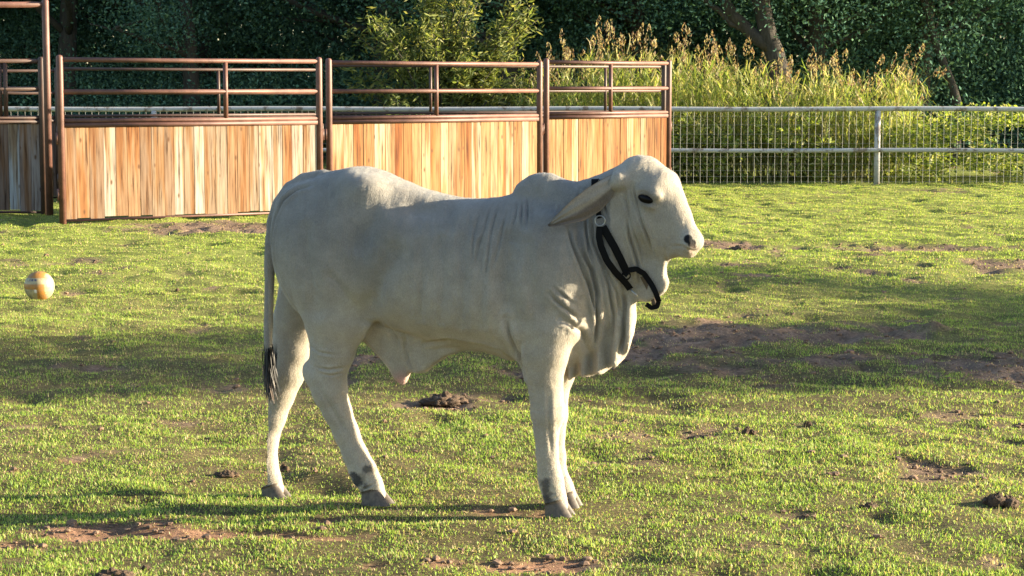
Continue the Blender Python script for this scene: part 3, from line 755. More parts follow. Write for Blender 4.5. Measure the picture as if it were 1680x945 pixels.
def ell(c, r, pitch=0, k=.02, op='u', head=False):
    c = np.array(c); cp, sp = math.cos(pitch), math.sin(pitch); r = np.array(r, float)
    def fn(U, V, Z):
        x, y, z = U-c[0], V-c[1], Z-c[2]; X = x*cp+z*sp; Z2 = -x*sp+z*cp
        k0 = np.sqrt((X/r[0])**2+(y/r[1])**2+(Z2/r[2])**2); k1 = np.sqrt((X/r[0]**2)**2+(y/r[1]**2)**2+(Z2/r[2]**2)**2)+1e-6
        return (k0*(k0-1)/k1).astype(np.float32)
    cc = h2b(c) if head else c; m = r.max()
    put(fn, cc-m, cc+m, k, .05, op, head)
def poly2(U, Z, P):
    U, Z = np.broadcast_arrays(U, Z); d = np.full(U.shape, 1e9, np.float32); sgn = np.ones(U.shape, np.float32); n = len(P)
    for i in range(n):
        a, b = P[i], P[i-1]; e = b-a; wx, wz = U-a[0], Z-a[1]
        t = np.clip((wx*e[0]+wz*e[1])/(e@e), 0, 1); d = np.minimum(d, (wx-e[0]*t)**2+(wz-e[1]*t)**2)
        c1 = Z >= a[1]; c2 = Z < b[1]; c3 = e[0]*wz > e[1]*wx
        sgn = np.where((c1 & c2 & c3) | (~c1 & ~c2 & ~c3), -sgn, sgn)
    return sgn*np.sqrt(d)
def sheet(P3, th, wave, k=.02, head=False, round_=.012):
    P = np.array([[p[0], p[2]] for p in P3])
    def fn(U, V, Z):
        d2 = poly2(U[:, :1, :] if not head else U, Z if not head else Z, P) if not head else poly2(U, Z, P)
        cen, t = wave(U, Z); q = np.abs(V-cen)-t+round_; d2 = d2+round_
        return (np.sqrt(np.maximum(d2, 0)**2+np.maximum(q, 0)**2)+np.minimum(np.maximum(d2, q), 0)-round_).astype(np.float32)*.8
    Q = np.array(P3); Q = h2b(Q) if head else Q
    lo_, hi_ = Q.min(0), Q.max(0); lo_[1] -= .06; hi_[1] += .06
    put(fn, lo_, hi_, k, .03, 'u', head)

# --- trunk: stations (px, top, bottom, half width, height of widest point 0..1, top exponent)
ST = [(455, 352, 425, .035, .55, 1.0), (460, 335, 450, .085, .55, 1.0), (470, 316, 476, .125, .52, .95), (485, 302, 500, .155, .50, .9), (520, 290, 528, .185, .5, .85), (560, 278, 540, .20, .52, .85), (592, 273, 536, .205, .55, .85),
      (622, 279, 528, .195, .52, .9), (660, 295, 541, .198, .45, .9), (700, 311, 553, .208, .42, .95), (740, 321, 561, .214, .42, .95), (780, 326, 567, .213, .42, .95),
      (820, 322, 577, .205, .42, 1.0), (850, 316, 590, .195, .42, 1.05), (885, 312, 602, .185, .44, 1.15), (915, 309, 606, .164, .45, 1.25), (940, 308, 600, .138, .47, 1.3),
      (962, 307, 585, .110, .52, 1.3), (985, 300, 560, .098, .58, 1.15), (1008, 287, 520, .088, .6, 1.0), (1030, 276, 480, .080, .62, .95), (1048, 275, 440, .06, .6, .9)]
us = []; tops = []; bots = []
for s in ST:
    a = Bp(s[0], s[1]); b = Bp(s[0], s[2]); us.append((a[0]+b[0])/2); tops.append(a[2]); bots.append(b[2])
us = np.array(us); tops = np.array(tops); bots = np.array(bots); S = np.array(ST)
def smooth_interp(x, xp, fp):
    d = np.gradient(fp, xp); i = np.clip(np.searchsorted(xp, x)-1, 0, len(xp)-2); h = xp[i+1]-xp[i]; t = np.clip((x-xp[i])/h, 0, 1)
    return (2*t**3-3*t**2+1)*fp[i]+(t**3-2*t**2+t)*h*d[i]+(-2*t**3+3*t**2)*fp[i+1]+(t**3-t**2)*h*d[i+1]
def trunk(U, V, Z):
    u1 = gx[win(TLO, THI, .05)[0]]
    T = smooth_interp(u1, us, tops)[:, None, None]; Bt = smooth_interp(u1, us, bots)[:, None, None]
    W = smooth_interp(u1, us, S[:, 3])[:, None, None]; m = smooth_interp(u1, us, S[:, 4])[:, None, None]; e = smooth_interp(u1, us, S[:, 5])[:, None, None]
    zc = Bt+(T-Bt)*m; up = Z > zc; hz = np.where(up, T-zc, zc-Bt); zz = np.abs(Z-zc)/hz; vv = np.abs(V)/W
    ex = np.where(up, 2.15/e, 2.3)
    r = (vv**ex+zz**ex)**(1/ex); sc = np.minimum(W, hz)
    d = (r-1)*(sc*.55+ .45*np.sqrt(V*V+(Z-zc)**2)/np.maximum(r, .15))
    out = np.maximum(us[0]-U, U-us[-1]); return np.where(out > 0, np.sqrt(np.maximum(d, 0)**2+out**2)+.0, d).astype(np.float32)
TLO = np.array([us[0], -.22, bots.min()]); THI = np.array([us[-1], .22, tops.max()])
put(trunk, TLO, THI, .01, .05)

# rump: pin bones, tail head, buttocks, thigh masses
for sg in (-1, 1):
    ell(Bp(486, 395, .095*sg), (.075, .085, .12), .1, .05)
    ell(Bp(534, 425, .10*sg), (.150, .105, .19), -.15, .06)
    ell(Bp(598, 308, .125*sg), (.05, .04, .03), 0, .07)            # hook bones
    ell(Bp(480, 332, .06*sg), (.045, .04, .04), 0, .05)
    ell(Bp(905, 440, .115*sg), (.115, .075, .19), .12, .06)         # shoulder blade
    ell(Bp(915, 515, .095*sg), (.075, .05, .10), .3, .05)          # point of shoulder
ell(Bp(893, 322, 0), (.098, .062, .085), -.10, .016)                  # hump
ell(Bp(868, 318, 0), (.055, .058, .052), 0, .012)
ell(Bp(925, 322, 0), (.08, .05, .05), -.35, .03)
cone(Bp(925, 345, 0), .07, Bp(1025, 315, 0), .085, .95, .04)

# legs
r = lambda px: px*PX
NH = [(Bp(540, 470, -.10), r(62)), (Bp(549, 525, -.105), r(50)), (Bp(546, 572, -.105), r(37)), (Bp(536, 615, -.10), r(33)), (Bp(541, 640, -.10), r(30)), (Bp(554, 675, -.095), r(24.5)), (Bp(568, 710, -.09), r(21.5)), (Bp(582, 745, -.088), r(21)), (Bp(595, 772, -.085), r(23)), (Bp(608, 795, -.085), r(20)), (Bp(616, 810, -.085), r(18))]
chain(NH[:4], .78, .03); chain(NH[3:], .82, .016)
ell(Bp(508, 611, -.10), (.024, .03, .04), .3, .03)                    # point of hock
cone(Bp(580, 470, -.12), .09, Bp(568, 535, -.115), .05, .6, .05)      # stifle
cone(Bp(600, 500, -.12), .05, Bp(580, 545, -.11), .025, .5, .05)
chain([(Bp(505, 480, .10), r(52.5)), (Bp(485, 530, .10), r(39.9)), (Bp(478, 575, .09), r(33.6)), (Bp(468, 612, .085), r(32.8)), (Bp(458, 645, .08), r(28.1)), (Bp(446, 685, .07), r(24.0)), (Bp(436, 725, .06), r(22.2)), (Bp(433, 757, .055), r(24.6)), (Bp(441, 785, .05), r(21.1)), (Bp(448, 803, .05), r(19.9))], .82, .018)
ell(Bp(446, 607, .085), (.022, .028, .04), .1, .025)
ell(Bp(418, 768, .06), (.02, .03, .018), 0, .014); ell(Bp(588, 790, -.085), (.018, .034, .016), 0, .012)   # dew claws
NF = [(Bp(900, 540, -.10), r(48)), (Bp(893, 575, -.10), r(41)), (Bp(892, 610, -.095), r(33)), (Bp(896, 645, -.09), r(27.5)), (Bp(899, 678, -.087), r(28)), (Bp(897, 705, -.085), r(21)), (Bp(898, 745, -.085), r(18)), (Bp(902, 775, -.085), r(19)), (Bp(905, 792, -.085), r(20.5)), (Bp(910, 813, -.085), r(18.5)), (Bp(915, 828, -.085), r(18))]
chain(NF, .84, .016)
ell(Bp(866, 568, -.10), (.03, .03, .05), .2, .04)                    # elbow
chain([(Bp(915, 555, .08), r(44)), (Bp(910, 610, .08), r(34)), (Bp(905, 650, .077), r(27)), (Bp(906, 680, .075), r(26)), (Bp(908, 710, .075), r(19)), (Bp(912, 750, .075), r(16.5)), (Bp(914, 780, .075), r(18)), (Bp(922, 797, .075), r(18.5)), (Bp(930, 812, .075), r(16.5))], .84, .016)

# dewlap with its hanging folds
u925 = Bp(925, 600)[0]
zt, zb_ = Bp(1000, 430)[2], Bp(1000, 615)[2]
def wave(U, Z):
    g = np.clip((zt-Z)/(zt-zb_), 0, 1.1); s = (U-u925)
    ph = s*2*math.pi/.050 + 1.1*np.sin(s*23) + .7*g
    return .002 + (.003+.020*g**1.2)*np.sin(ph), .034-.016*g
DW = [(880, 500), (885, 600), (905, 606), (925, 621), (938, 623), (950, 616), (966, 620), (980, 613), (990, 615), (1003, 603), (1013, 602), (1022, 591), (1032, 574), (1040, 548), (1043, 520), (1041, 490), (1040, 465), (1048, 440), (1040, 400), (980, 380)]
sheet([Bp(x, y) for x, y in DW], .03, wave, .03)
# navel flap and sheath
un = Bp(660, 600)[0]; zn0, zn1 = Bp(680, 540)[2], Bp(680, 620)[2]
def wn(U, Z):
    g = np.clip((zn0-Z)/(zn0-zn1), 0, 1.1); return -.012+.010*g*np.sin((U-un)*55), .050-.024*g
NV = [(588, 515), (596, 548), (612, 568), (630, 588), (644, 604), (652, 622), (668, 624), (674, 609), (690, 611), (703, 609), (716, 596), (737, 582), (765, 573), (800, 571), (838, 588), (840, 550), (700, 500)]
sheet([Bp(x, y) for x, y in NV], .03, wn, .03)
cone(Bp(659, 596, -.014), .026, Bp(660, 623, -.016), .020, .9, .012)
ell(Bp(694, 600, -.014), (.022, .02, .022), 0, .015)

# tail
TL = [(Bp(530, 290, -.01), 0.0280), (Bp(500, 297, -.02), 0.0300), (Bp(476, 310, -.03), 0.0280), (Bp(459, 332, -.04), 0.0265), (Bp(449, 362, -.045), 0.0240), (Bp(444, 400, -.045), 0.0225), (Bp(442, 450, -.045), 0.0205), (Bp(441, 500, -.045), 0.0190), (Bp(440, 550, -.04), 0.0175), (Bp(440, 600, -.04), 0.0135)]
for i, (a_, b_) in enumerate(zip(TL[:-1], TL[1:])): cone(a_[0], a_[1], b_[0], b_[1], .9, (.02, .008, .003)[min(i, 2)])

# head
h = True
ell(Hp(1060, 306), (.085, .088, .100), 0, .02, head=h)               # skull
ell(Hp(1050, 280), (.055, .058, .045), -.3, .04, head=h)              # poll
ell(Hp(1083, 316), (.056, .090, .084), -.45, .03, head=h)              # bulging forehead
cone(Hp(1095, 335), .070, Hp(1130, 388), .036, .88, .03, head=h)      # nose bridge
cone(Hp(1075, 350), .078, Hp(1118, 396), .044, .88, .04, head=h)
cone(Hp(1052, 350), .070, Hp(1085, 392), .052, .92, .04, head=h)      # cheek / jaw
ell(Hp(1060, 362), (.07, .082, .075), -.6, .04, head=h)
ell(Hp(1136, 395), (.040, .047, .034), -.6, .022, head=h)             # muzzle pad
ell(Hp(1129, 413), (.034, .036, .022), .15, .012, head=h)            # lower lip
ell(Hp(1112, 409), (.035, .03, .022), 0, .018, head=h)
for sg in (-1, 1):
    ell(Hp(1066, 316, .080*sg), (.045, .014, .016), -.3, .022, head=h)   # brow
    ell(Hp(1062, 337, .082*sg), (.030, .012, .008), -.35, .014, head=h)  # lower lid
    ell(Hp(1061, 326, .092*sg), (.027, .014, .011), -.35, .006, 's', head=h)
    ell(Hp(1134, 397, .046*sg), (.015, .014, .011), -.5, .008, 's', head=h)
    ell(Hp(1128, 399, .040*sg), (.02, .012, .022), -.5, .016, head=h)
    a_ = h2b(Hp(1036, 286, .050*sg)); b_ = h2b(Hp(1016, 296, .098*sg)); c2_ = h2b(Hp(1000, 304, .118*sg)); cone(a_, .038, b_, .030, 1, .03); cone(b_, .030, c2_, .017, 1, .012)   # ear root
# mouth line
cone_m = lambda: None
# throat skin
def wt(U, Z): return .004*np.sin(U*70), .020+0*U
TP = [(1035, 400), (1085, 395), (1106, 412), (1099, 424), (1092, 436), (1092, 450), (1097, 464), (1092, 478), (1080, 488), (1066, 497), (1050, 492), (1038, 470)]
sheet([Hp(x, y) for x, y in TP], .02, wt, .035, head=True)
cone(Bp(1030, 330), .088, Bp(1030, 430), .055, .85, .05)
cone(Bp(1010, 380), .085, Bp(1000, 460), .06, .9, .05)

# --- surface nets
def surface_nets(D):
    s = D < 0
    c = np.zeros(tuple(n-1 for n in D.shape), np.int8)
    for dx in (0, 1):
        for dy in (0, 1):
            for dz in (0, 1): c += s[dx:D.shape[0]-1+dx, dy:D.shape[1]-1+dy, dz:D.shape[2]-1+dz]
    act = (c > 0) & (c < 8); I = np.argwhere(act); idx = np.full(act.shape, -1, np.int32); idx[act] = np.arange(len(I))
    acc = np.zeros((len(I), 3)); cnt = np.zeros(len(I))
    cor = [(a, b, e) for a in (0, 1) for b in (0, 1) for e in (0, 1)]
    vals = {k: D[I[:, 0]+k[0], I[:, 1]+k[1], I[:, 2]+k[2]] for k in cor}
    for k in cor:
        for ax in range(3):
            if k[ax] == 0:
                k2 = list(k); k2[ax] = 1; k2 = tuple(k2); a, b = vals[k], vals[k2]; m = (a < 0) != (b < 0)
                t = np.where(m, a/(a-b+1e-12), 0); p = np.array(k, float)+0*acc; p[:, ax] = t
                acc[m] += p[m]; cnt[m] += 1
    V = I + acc/cnt[:, None]; Q = []
    for ax in range(3):
        sl0 = [slice(None)]*3; sl1 = [slice(None)]*3; sl0[ax] = slice(0, -1); sl1[ax] = slice(1, None)
        a = s[tuple(sl0)]; b = s[tuple(sl1)]; E = np.argwhere(a != b); o1, o2 = (ax+1) % 3, (ax+2) % 3
        E = E[(E[:, o1] > 0) & (E[:, o2] > 0) & (E[:, o1] < D.shape[o1]-1) & (E[:, o2] < D.shape[o2]-1)]
        ins = a[E[:, 0], E[:, 1], E[:, 2]]
        def g(d1, d2):
            e = E.copy(); e[:, o1] += d1; e[:, o2] += d2; return idx[e[:, 0], e[:, 1], e[:, 2]]
        q = np.stack([g(-1, -1), g(0, -1), g(0, 0), g(-1, 0)], 1); q = np.where(ins[:, None], q, q[:, ::-1]); Q.append(q)
    return V, np.concatenate(Q)
V, Q = surface_nets(DF)
V = lo + V*H0
# subdivide once linearly (quads) then smooth
def quad_subdiv(V, Q):
    n = len(V); e = np.stack([Q, np.roll(Q, -1, 1)], -1).reshape(-1, 2); e.sort(1)
    key = e[:, 0].astype(np.int64)*n+e[:, 1]; uk, inv = np.unique(key, return_inverse=True)
    em = (V[uk//n]+V[uk % n])/2; fm = V[Q].mean(1); ei = inv.reshape(-1, 4)+n; fi = np.arange(len(Q))+n+len(uk)
    V2 = np.concatenate([V, em, fm]); Q2 = []
    for k in range(4): Q2.append(np.stack([Q[:, k], ei[:, k], fi, ei[:, k-1]], 1))
    return V2, np.concatenate(Q2)
def lap(V, Q, it, lam):
    e = np.concatenate([Q[:, [0, 1]], Q[:, [1, 2]], Q[:, [2, 3]], Q[:, [3, 0]]]); e = np.concatenate([e, e[:, ::-1]])
    n = len(V); deg = np.bincount(e[:, 0], minlength=n)[:, None]
    for i in range(it):
        a = np.stack([np.bincount(e[:, 0], V[e[:, 1], k], n) for k in range(3)], 1)/deg
        V = V+lam*(a-V)
    return V
V = lap(V, Q, 5, .5); V, Q = quad_subdiv(V, Q); V = lap(V, Q, 3, .5)
def vnorm(V, Q):
    fn = np.cross(V[Q[:, 2]]-V[Q[:, 0]], V[Q[:, 3]]-V[Q[:, 1]]); n = np.zeros_like(V)
    for k in range(4):
        for c in range(3): n[:, c] += np.bincount(Q[:, k], fn[:, c], len(V))
    return n/(np.linalg.norm(n, axis=1)[:, None]+1e-12)
Nn = vnorm(V, Q)
print('calf verts', len(V))

# creases drawn along the hide; given on the near flank, cut into both sides by body coordinates
def seg_dist(u, z, P):
    d = np.full(len(u), 9.)
    for a, b in zip(P[:-1], P[1:]):
        e = b-a; t = np.clip(((u-a[0])*e[0]+(z-a[1])*e[1])/(e@e+1e-12), 0, 1); d = np.minimum(d, np.hypot(u-a[0]-e[0]*t, z-a[1]-e[1]*t))
    return d
def crease(pts, depth, wd, vv=-.12, lip=.5, hd=False):
    P = np.array([(lambda p: (p[0], p[2]))(h2b(Hp(x, y, vv)) if hd else Bp(x, y, vv)) for x, y in pts])
    mg = max(.04, wd*7); box_ = (V[:, 0] > P[:, 0].min()-mg) & (V[:, 0] < P[:, 0].max()+mg) & (V[:, 2] > P[:, 1].min()-mg) & (V[:, 2] < P[:, 1].max()+mg) & (V[:, 1] < .0)
    ii = np.where(box_)[0]; d = seg_dist(V[ii, 0], V[ii, 2], P)
    # fade at ends
    ends = np.minimum(np.hypot(V[ii, 0]-P[0, 0], V[ii, 2]-P[0, 1]), np.hypot(V[ii, 0]-P[-1, 0], V[ii, 2]-P[-1, 1])); f = np.clip(ends/max(.04, wd*2), .15, 1) if wd < .012 else np.clip(.35+ends/(wd*3), 0, 1)
    side = np.clip(-Nn[ii, 1]*1.6, 0, 1)
    dd = -depth*np.exp(-(d/wd)**2) + depth*lip*np.exp(-((d-wd*2.4)/(wd*1.5))**2)
    V[ii] += Nn[ii]*(dd*f*side)[:, None]
cr = [
 # neck folds
 ([(934, 366), (945, 400), (957, 432), (968, 470), (975, 520)], .007, .0045, -.10), ([(945, 372), (956, 405), (972, 440), (979, 480), (978, 530), (970, 570)], .010, .005, -.09),
 ([(959, 350), (962, 380), (968, 410), (978, 440)], .006, .004, -.09), ([(972, 355), (976, 395), (990, 430), (1000, 470), (1004, 520), (998, 570)], .009, .0055, -.07),
 ([(990, 420), (1000, 445), (1012, 480), (1014, 530)], .007, .005, -.06), ([(1020, 470), (1024, 500), (1022, 550), (1012, 590)], .008, .006, -.04),
 ([(985, 300), (987, 320), (994, 345), (1000, 360)], .005, .004, -.08), ([(960, 310), (958, 325), (962, 335)], .005, .0035, -.08), ([(948, 310), (946, 328)], .005, .0035, -.08), ([(972, 305), (970, 322)], .005, .0035, -.08),
 ([(1040, 300), (1044, 320), (1050, 345), (1060, 375), (1068, 405)], .005, .004, -.08), ([(1030, 350), (1036, 390), (1045, 430), (1047, 470)], .007, .005, -.06),
 # shoulder / fore rib
 ([(848, 330), (852, 350), (858, 375)], .004, .004, -.15), ([(856, 322), (864, 345), (873, 375)], .004, .004, -.12), ([(838, 330), (840, 360), (838, 385)], .003, .004, -.18),
 ([(793, 345), (790, 380), (783, 410), (781, 440)], .003, .004, -.20), ([(806, 340), (802, 380), (800, 420), (798, 460)], .0035, .004, -.20), ([(822, 350), (816, 400), (808, 440)], .003, .004, -.20), ([(777, 350), (774, 400), (776, 430)], .0025, .004, -.2), ([(762, 350), (764, 380)], .002, .004, -.2),
 # elbow & armpit
 ([(836, 520), (840, 545), (848, 570), (857, 600), (859, 615)], .010, .007, -.14), ([(858, 560), (856, 590), (862, 620)], .006, .005, -.13), ([(905, 478), (920, 495), (938, 512), (950, 530)], .005, .005, -.14), ([(915, 470), (930, 485), (945, 500)], .004, .004, -.14), ([(925, 520), (940, 530), (952, 545), (954, 575)], .008, .007, -.12),
 # belly edge
 ([(690, 565), (740, 558), (790, 566), (825, 575), (850, 598)], .007, .006, -.10), ([(600, 522), (640, 540), (680, 556)], .005, .007, -.10),
 ([(672, 545), (668, 570), (672, 590), (680, 607)], .005, .006, -.03), ([(640, 520), (652, 550), (660, 580)], .004, .006, -.05),
 # hock & knee rings
 ([(505, 560), (530, 575), (560, 580)], .003, .004, -.12), ([(525, 600), (545, 604), (570, 602)], .004, .004, -.12), ([(530, 610), (548, 614), (572, 610)], .003, .003, -.12),
 ([(862, 640), (880, 645)], .003, .003, -.12), ([(864, 655), (882, 660)], .003, .003, -.12), ([(867, 670), (886, 674)], .003, .003, -.12), ([(870, 688), (886, 692)], .003, .003, -.12), ([(860, 628), (878, 632)], .003, .003, -.12),
 ([(900, 818), (925, 812)], .003, .003, -.1), ([(585, 792), (600, 800), (622, 790)], .003, .003, -.1),
 ([(577, 500), (560, 470), (545, 450)], .003, .012, -.19),
 ([(520, 302), (492, 310), (472, 328), (461, 355), (456, 395), (456, 440)], .006, .005, -.08), ([(462, 455), (478, 482), (492, 506), (505, 530)], .006, .006, -.10),
 ([(650, 335), (685, 345), (725, 345)], .013, .030, -.17), ([(650, 420), (622, 470), (600, 515)], .012, .030, -.18), ([(838, 400), (830, 460), (838, 520)], .014, .028, -.18),
 ([(506, 380), (514, 450), (524, 505)], .007, .022, -.18), ([(620, 320), (612, 360), (590, 400)], .006, .025, -.19),
 ([(690, 400), (694, 460), (688, 520)], .0035, .012, -.21), ([(722, 395), (728, 460), (722, 525)], .0035, .012, -.21), ([(754, 395), (762, 460), (756, 530)], .0035, .012, -.21), ([(786, 400), (794, 460), (790, 530)], .0035, .012, -.2),
 ([(870, 400), (872, 450), (884, 500)], .005, .016, -.17), ([(528, 630), (545, 668), (570, 715)], .003, .008, -.13), ([(903, 640), (902, 700), (904, 750)], .003, .006, -.12),
]
for pts, dp, wd, vv in cr: crease(pts, dp*(1.5 if wd < .0052 else 1.15), wd, vv)
for pts, dp, wd in [([(1035, 300), (1040, 330), (1052, 362), (1063, 392), (1068, 420)], .004, .004), ([(1026, 310), (1035, 360), (1048, 410), (1052, 440)], .006, .005), ([(1100, 405), (1115, 404), (1130, 411), (1142, 415)], .006, .004), ([(1088, 410), (1090, 440), (1086, 465)], .006, .006), ([(1046, 316), (1058, 313), (1072, 320)], .003, .003)]:
    crease(pts, dp, wd, -.07, .5, True)
# knobbly bones and veins, slight flesh noise
V += Nn*(fb3(V, 9, 3, 3)*.0035)[:, None]
V += Nn*(fb3(V*np.array([3.2, 1, .55]), 16, 8, 2)*.0022*np.clip((V[:, 2]-.55)*6, 0, 1))[:, None]

# colour of the hide, by place on the body
def near(p, rad, vw=.0): 
    p = np.asarray(p); d = np.sqrt((V[:, 0]-p[0])**2+(V[:, 2]-p[2])**2+((V[:, 1]-p[1])*vw)**2); return np.exp(-(d/rad)**2)
cream = np.array([.43, .375, .30]); grey = np.array([.19, .184, .178]); C_ = np.tile(cream, (len(V), 1))
gsm = np.clip((V[:, 2]-.62)/.35, 0, 1)*.8 + .35*fb3(V, 2.2, 55, 3); gsm = np.clip(gsm, 0, 1)  # greyer above: the hide's own grey plus body shade put into the colour
gsm = np.maximum(gsm, .9*near(Bp(600, 400, -.2), .20)); 
pxh = (V[:, 0] > Bp(1010, 350)[0]); gsm = gsm*np.where(pxh, .35, 1)
C_ = C_*(1-gsm[:, None])+grey*gsm[:, None]
C_ *= (1+.10*fb3(V, 24, 66, 3)+.05*fb3(V, 90, 67, 2))[:, None]
def tint(w, c, s=1.0):
    global C_
    C_ = C_*(1-(w*s)[:, None])+np.array(c)*(w*s)[:, None]
n4 = .6+.7*fb3(V, 30, 70, 3)
for p, rad, s in [(Bp(588, 785, -.09), .035, .95), (Bp(605, 765, -.09), .022, .8), (Bp(601, 800, -.09), .03, .7), (Bp(900, 800, -.09), .035, .8), (Bp(902, 822, -.09), .025, .7), (Bp(912, 785, -.09), .02, .5), (Bp(415, 768, .06), .025, .9)]:
    tint(np.clip((near(p, rad*1.35, .3)*(1+1.5*fb3(V, 38, 71, 3))-.42)*2.2, 0, 1), (.05, .045, .045), s)
for p, rad, s in [(Bp(440, 800, .06), .03, .5), (Bp(455, 565, -.1), .03, .0)]: tint(near(p, rad), (.2, .17, .15), s)
tint(near(Bp(662, 622, -.01), .028), (.50, .27, .24), .8)
tint(near(Bp(580, 490, -.2), .05), (.42, .36, .22), .35)
tint(near(Bp(835, 545, -.15), .05), (.45, .38, .28), .3)
for q_, rr_ in [(Hp(1129, 392, -.045), .0175), (Hp(1135, 399, -.045), .0165), (Hp(1139, 406, -.042), .010)]: tint(np.clip((near(h2b(q_), rr_, .5)-.42)*7, 0, 1), (.004, .004, .005), 1)
tint(np.clip((near(h2b(Hp(1150, 408, -.03)), .014, .5)-.3)*2, 0, 1), (.10, .07, .055), .7)
pass
tint(near(h2b(Hp(1138, 414, -.02)), .02, .3), (.36, .22, .14), .5)
tint(np.clip(near(h2b(Hp(1060, 326, -.085)), .030, .6)*1.2, 0, 1), (.08, .07, .065), .7)
tz = V[:, 2]; tl = np.clip((Bp(441, 560)[2]-tz)/.06, 0, 1)*near(Bp(440, 590, -.04), .09, .6)*(V[:, 0] < Bp(450, 590)[0]+.0)
tint(np.clip(tl*1.5, 0, 1)*(np.abs(V[:, 0]-Bp(440, 580)[0]) < .022), (.012, .011, .011), 1)
tint(np.clip((Bp(446, 330)[2]-tz)*3, 0, 1)*((V[:, 0] < Bp(449, 420)[0]) & (tz > Bp(440, 600)[2]) & (np.abs(V[:, 1]+.03) < .045)), (.20, .19, .18), .6)

# ears: cupped leaf shaped flaps, joined into the same mesh
def ear(sg):
    nu, nv = 46, 26
    if sg < 0: A0 = h2b(Hp(1024, 284, -.075)); A1 = Bp(966, 326, -.165); A2 = Bp(899, 370, -.205)
    else: A0 = h2b(Hp(1030, 287, .08)); A1 = A0+np.array([-.10, .13, -.06]); A2 = A0+np.array([-.2, .2, -.17])
    t = np.linspace(0, 1, nu)[:, None]; ax = (1-t)**2*A0+2*t*(1-t)*(A1*2-(A0+A2)/2)+t*t*A2
    T = np.gradient(ax, axis=0); T /= np.linalg.norm(T, axis=1)[:, None]
    dn = np.array([.22, sg*-.15, -1.]); dn = dn-T*(T@dn)[:, None]; dn /= np.linalg.norm(dn, axis=1)[:, None]
    out = np.cross(T, dn)*(1 if sg < 0 else -1); out = np.where((out[:, 1]*sg > 0)[:, None], out, -out)
    tt = t[:, 0]; wd = np.interp(tt, [0, .1, .25, .45, .65, .82, .94, 1], [.020, .028, .038, .045, .039, .023, .011, .003])
    P = []; 
    for layer, offs in ((0, 0.0), (1, -.006)):
        s = np.linspace(-1, 1, nv)
        for i in range(nu):
            cup = .55*(1-.5*tt[i]); a = s*cup*math.pi*.55
            lat = np.sin(a)/max(.2, cup*math.pi*.55)*wd[i]*1.15; dep = (np.cos(a)-1)*wd[i]*.9
            edge = np.clip(1-abs(s)**6, 0, 1)
            rp = .0015*np.sin(s*9+tt[i]*7) - .012*np.clip(s-.12, 0, 1)*math.sin(math.pi*min(1, tt[i]*1.3)) + .010*np.clip(s-.7, 0, 1)
            p = ax[i]+dn[i]*(lat+wd[i]*.35)[:, None]+out[i]*(dep+rp+offs*edge)[:, None]; P.append(p)
    P = np.concatenate(P); i = np.arange(nu-1)[:, None]*nv; j = np.arange(nv-1)[None]
    q = np.stack([i+j, i+j+1, i+nv+j+1, i+nv+j], -1).reshape(-1, 4); n = nu*nv
    q2 = q[:, ::-1]+n; ed = []
    for k in range(nu-1):
        ed.append([k*nv, (k+1)*nv, (k+1)*nv+n, k*nv+n]); ed.append([k*nv+nv-1, k*nv+nv-1+n, (k+1)*nv+nv-1+n, (k+1)*nv+nv-1])
    for k in range(nv-1): ed.append([(nu-1)*nv+k, (nu-1)*nv+k+1, (nu-1)*nv+k+1+n, (nu-1)*nv+k+n])
    q = np.concatenate([q, q2, np.array(ed)])
    c = np.tile(np.array([.31, .275, .225]), (len(P), 1)); s2 = np.tile(np.tile(np.linspace(-1, 1, nv), nu), 2); t2 = np.tile(np.repeat(tt, nv), 2)
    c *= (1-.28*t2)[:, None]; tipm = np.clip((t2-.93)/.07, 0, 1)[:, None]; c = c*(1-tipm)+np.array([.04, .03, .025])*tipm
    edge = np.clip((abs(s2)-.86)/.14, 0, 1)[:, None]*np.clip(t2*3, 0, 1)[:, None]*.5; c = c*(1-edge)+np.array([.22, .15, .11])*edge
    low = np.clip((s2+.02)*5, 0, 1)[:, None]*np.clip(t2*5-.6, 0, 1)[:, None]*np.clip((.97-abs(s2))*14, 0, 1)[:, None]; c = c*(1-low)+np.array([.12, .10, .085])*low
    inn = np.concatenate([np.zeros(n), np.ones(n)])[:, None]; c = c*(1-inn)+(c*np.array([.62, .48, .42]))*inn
    return P, q, c
allV, allQ, allC = [V], [Q], [C_]; n0 = len(V)
for sg in (-1, 1):
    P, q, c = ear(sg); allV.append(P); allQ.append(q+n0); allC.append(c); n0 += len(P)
Vb = np.concatenate(allV); Qb = np.concatenate(allQ); Cb = np.concatenate(allC)

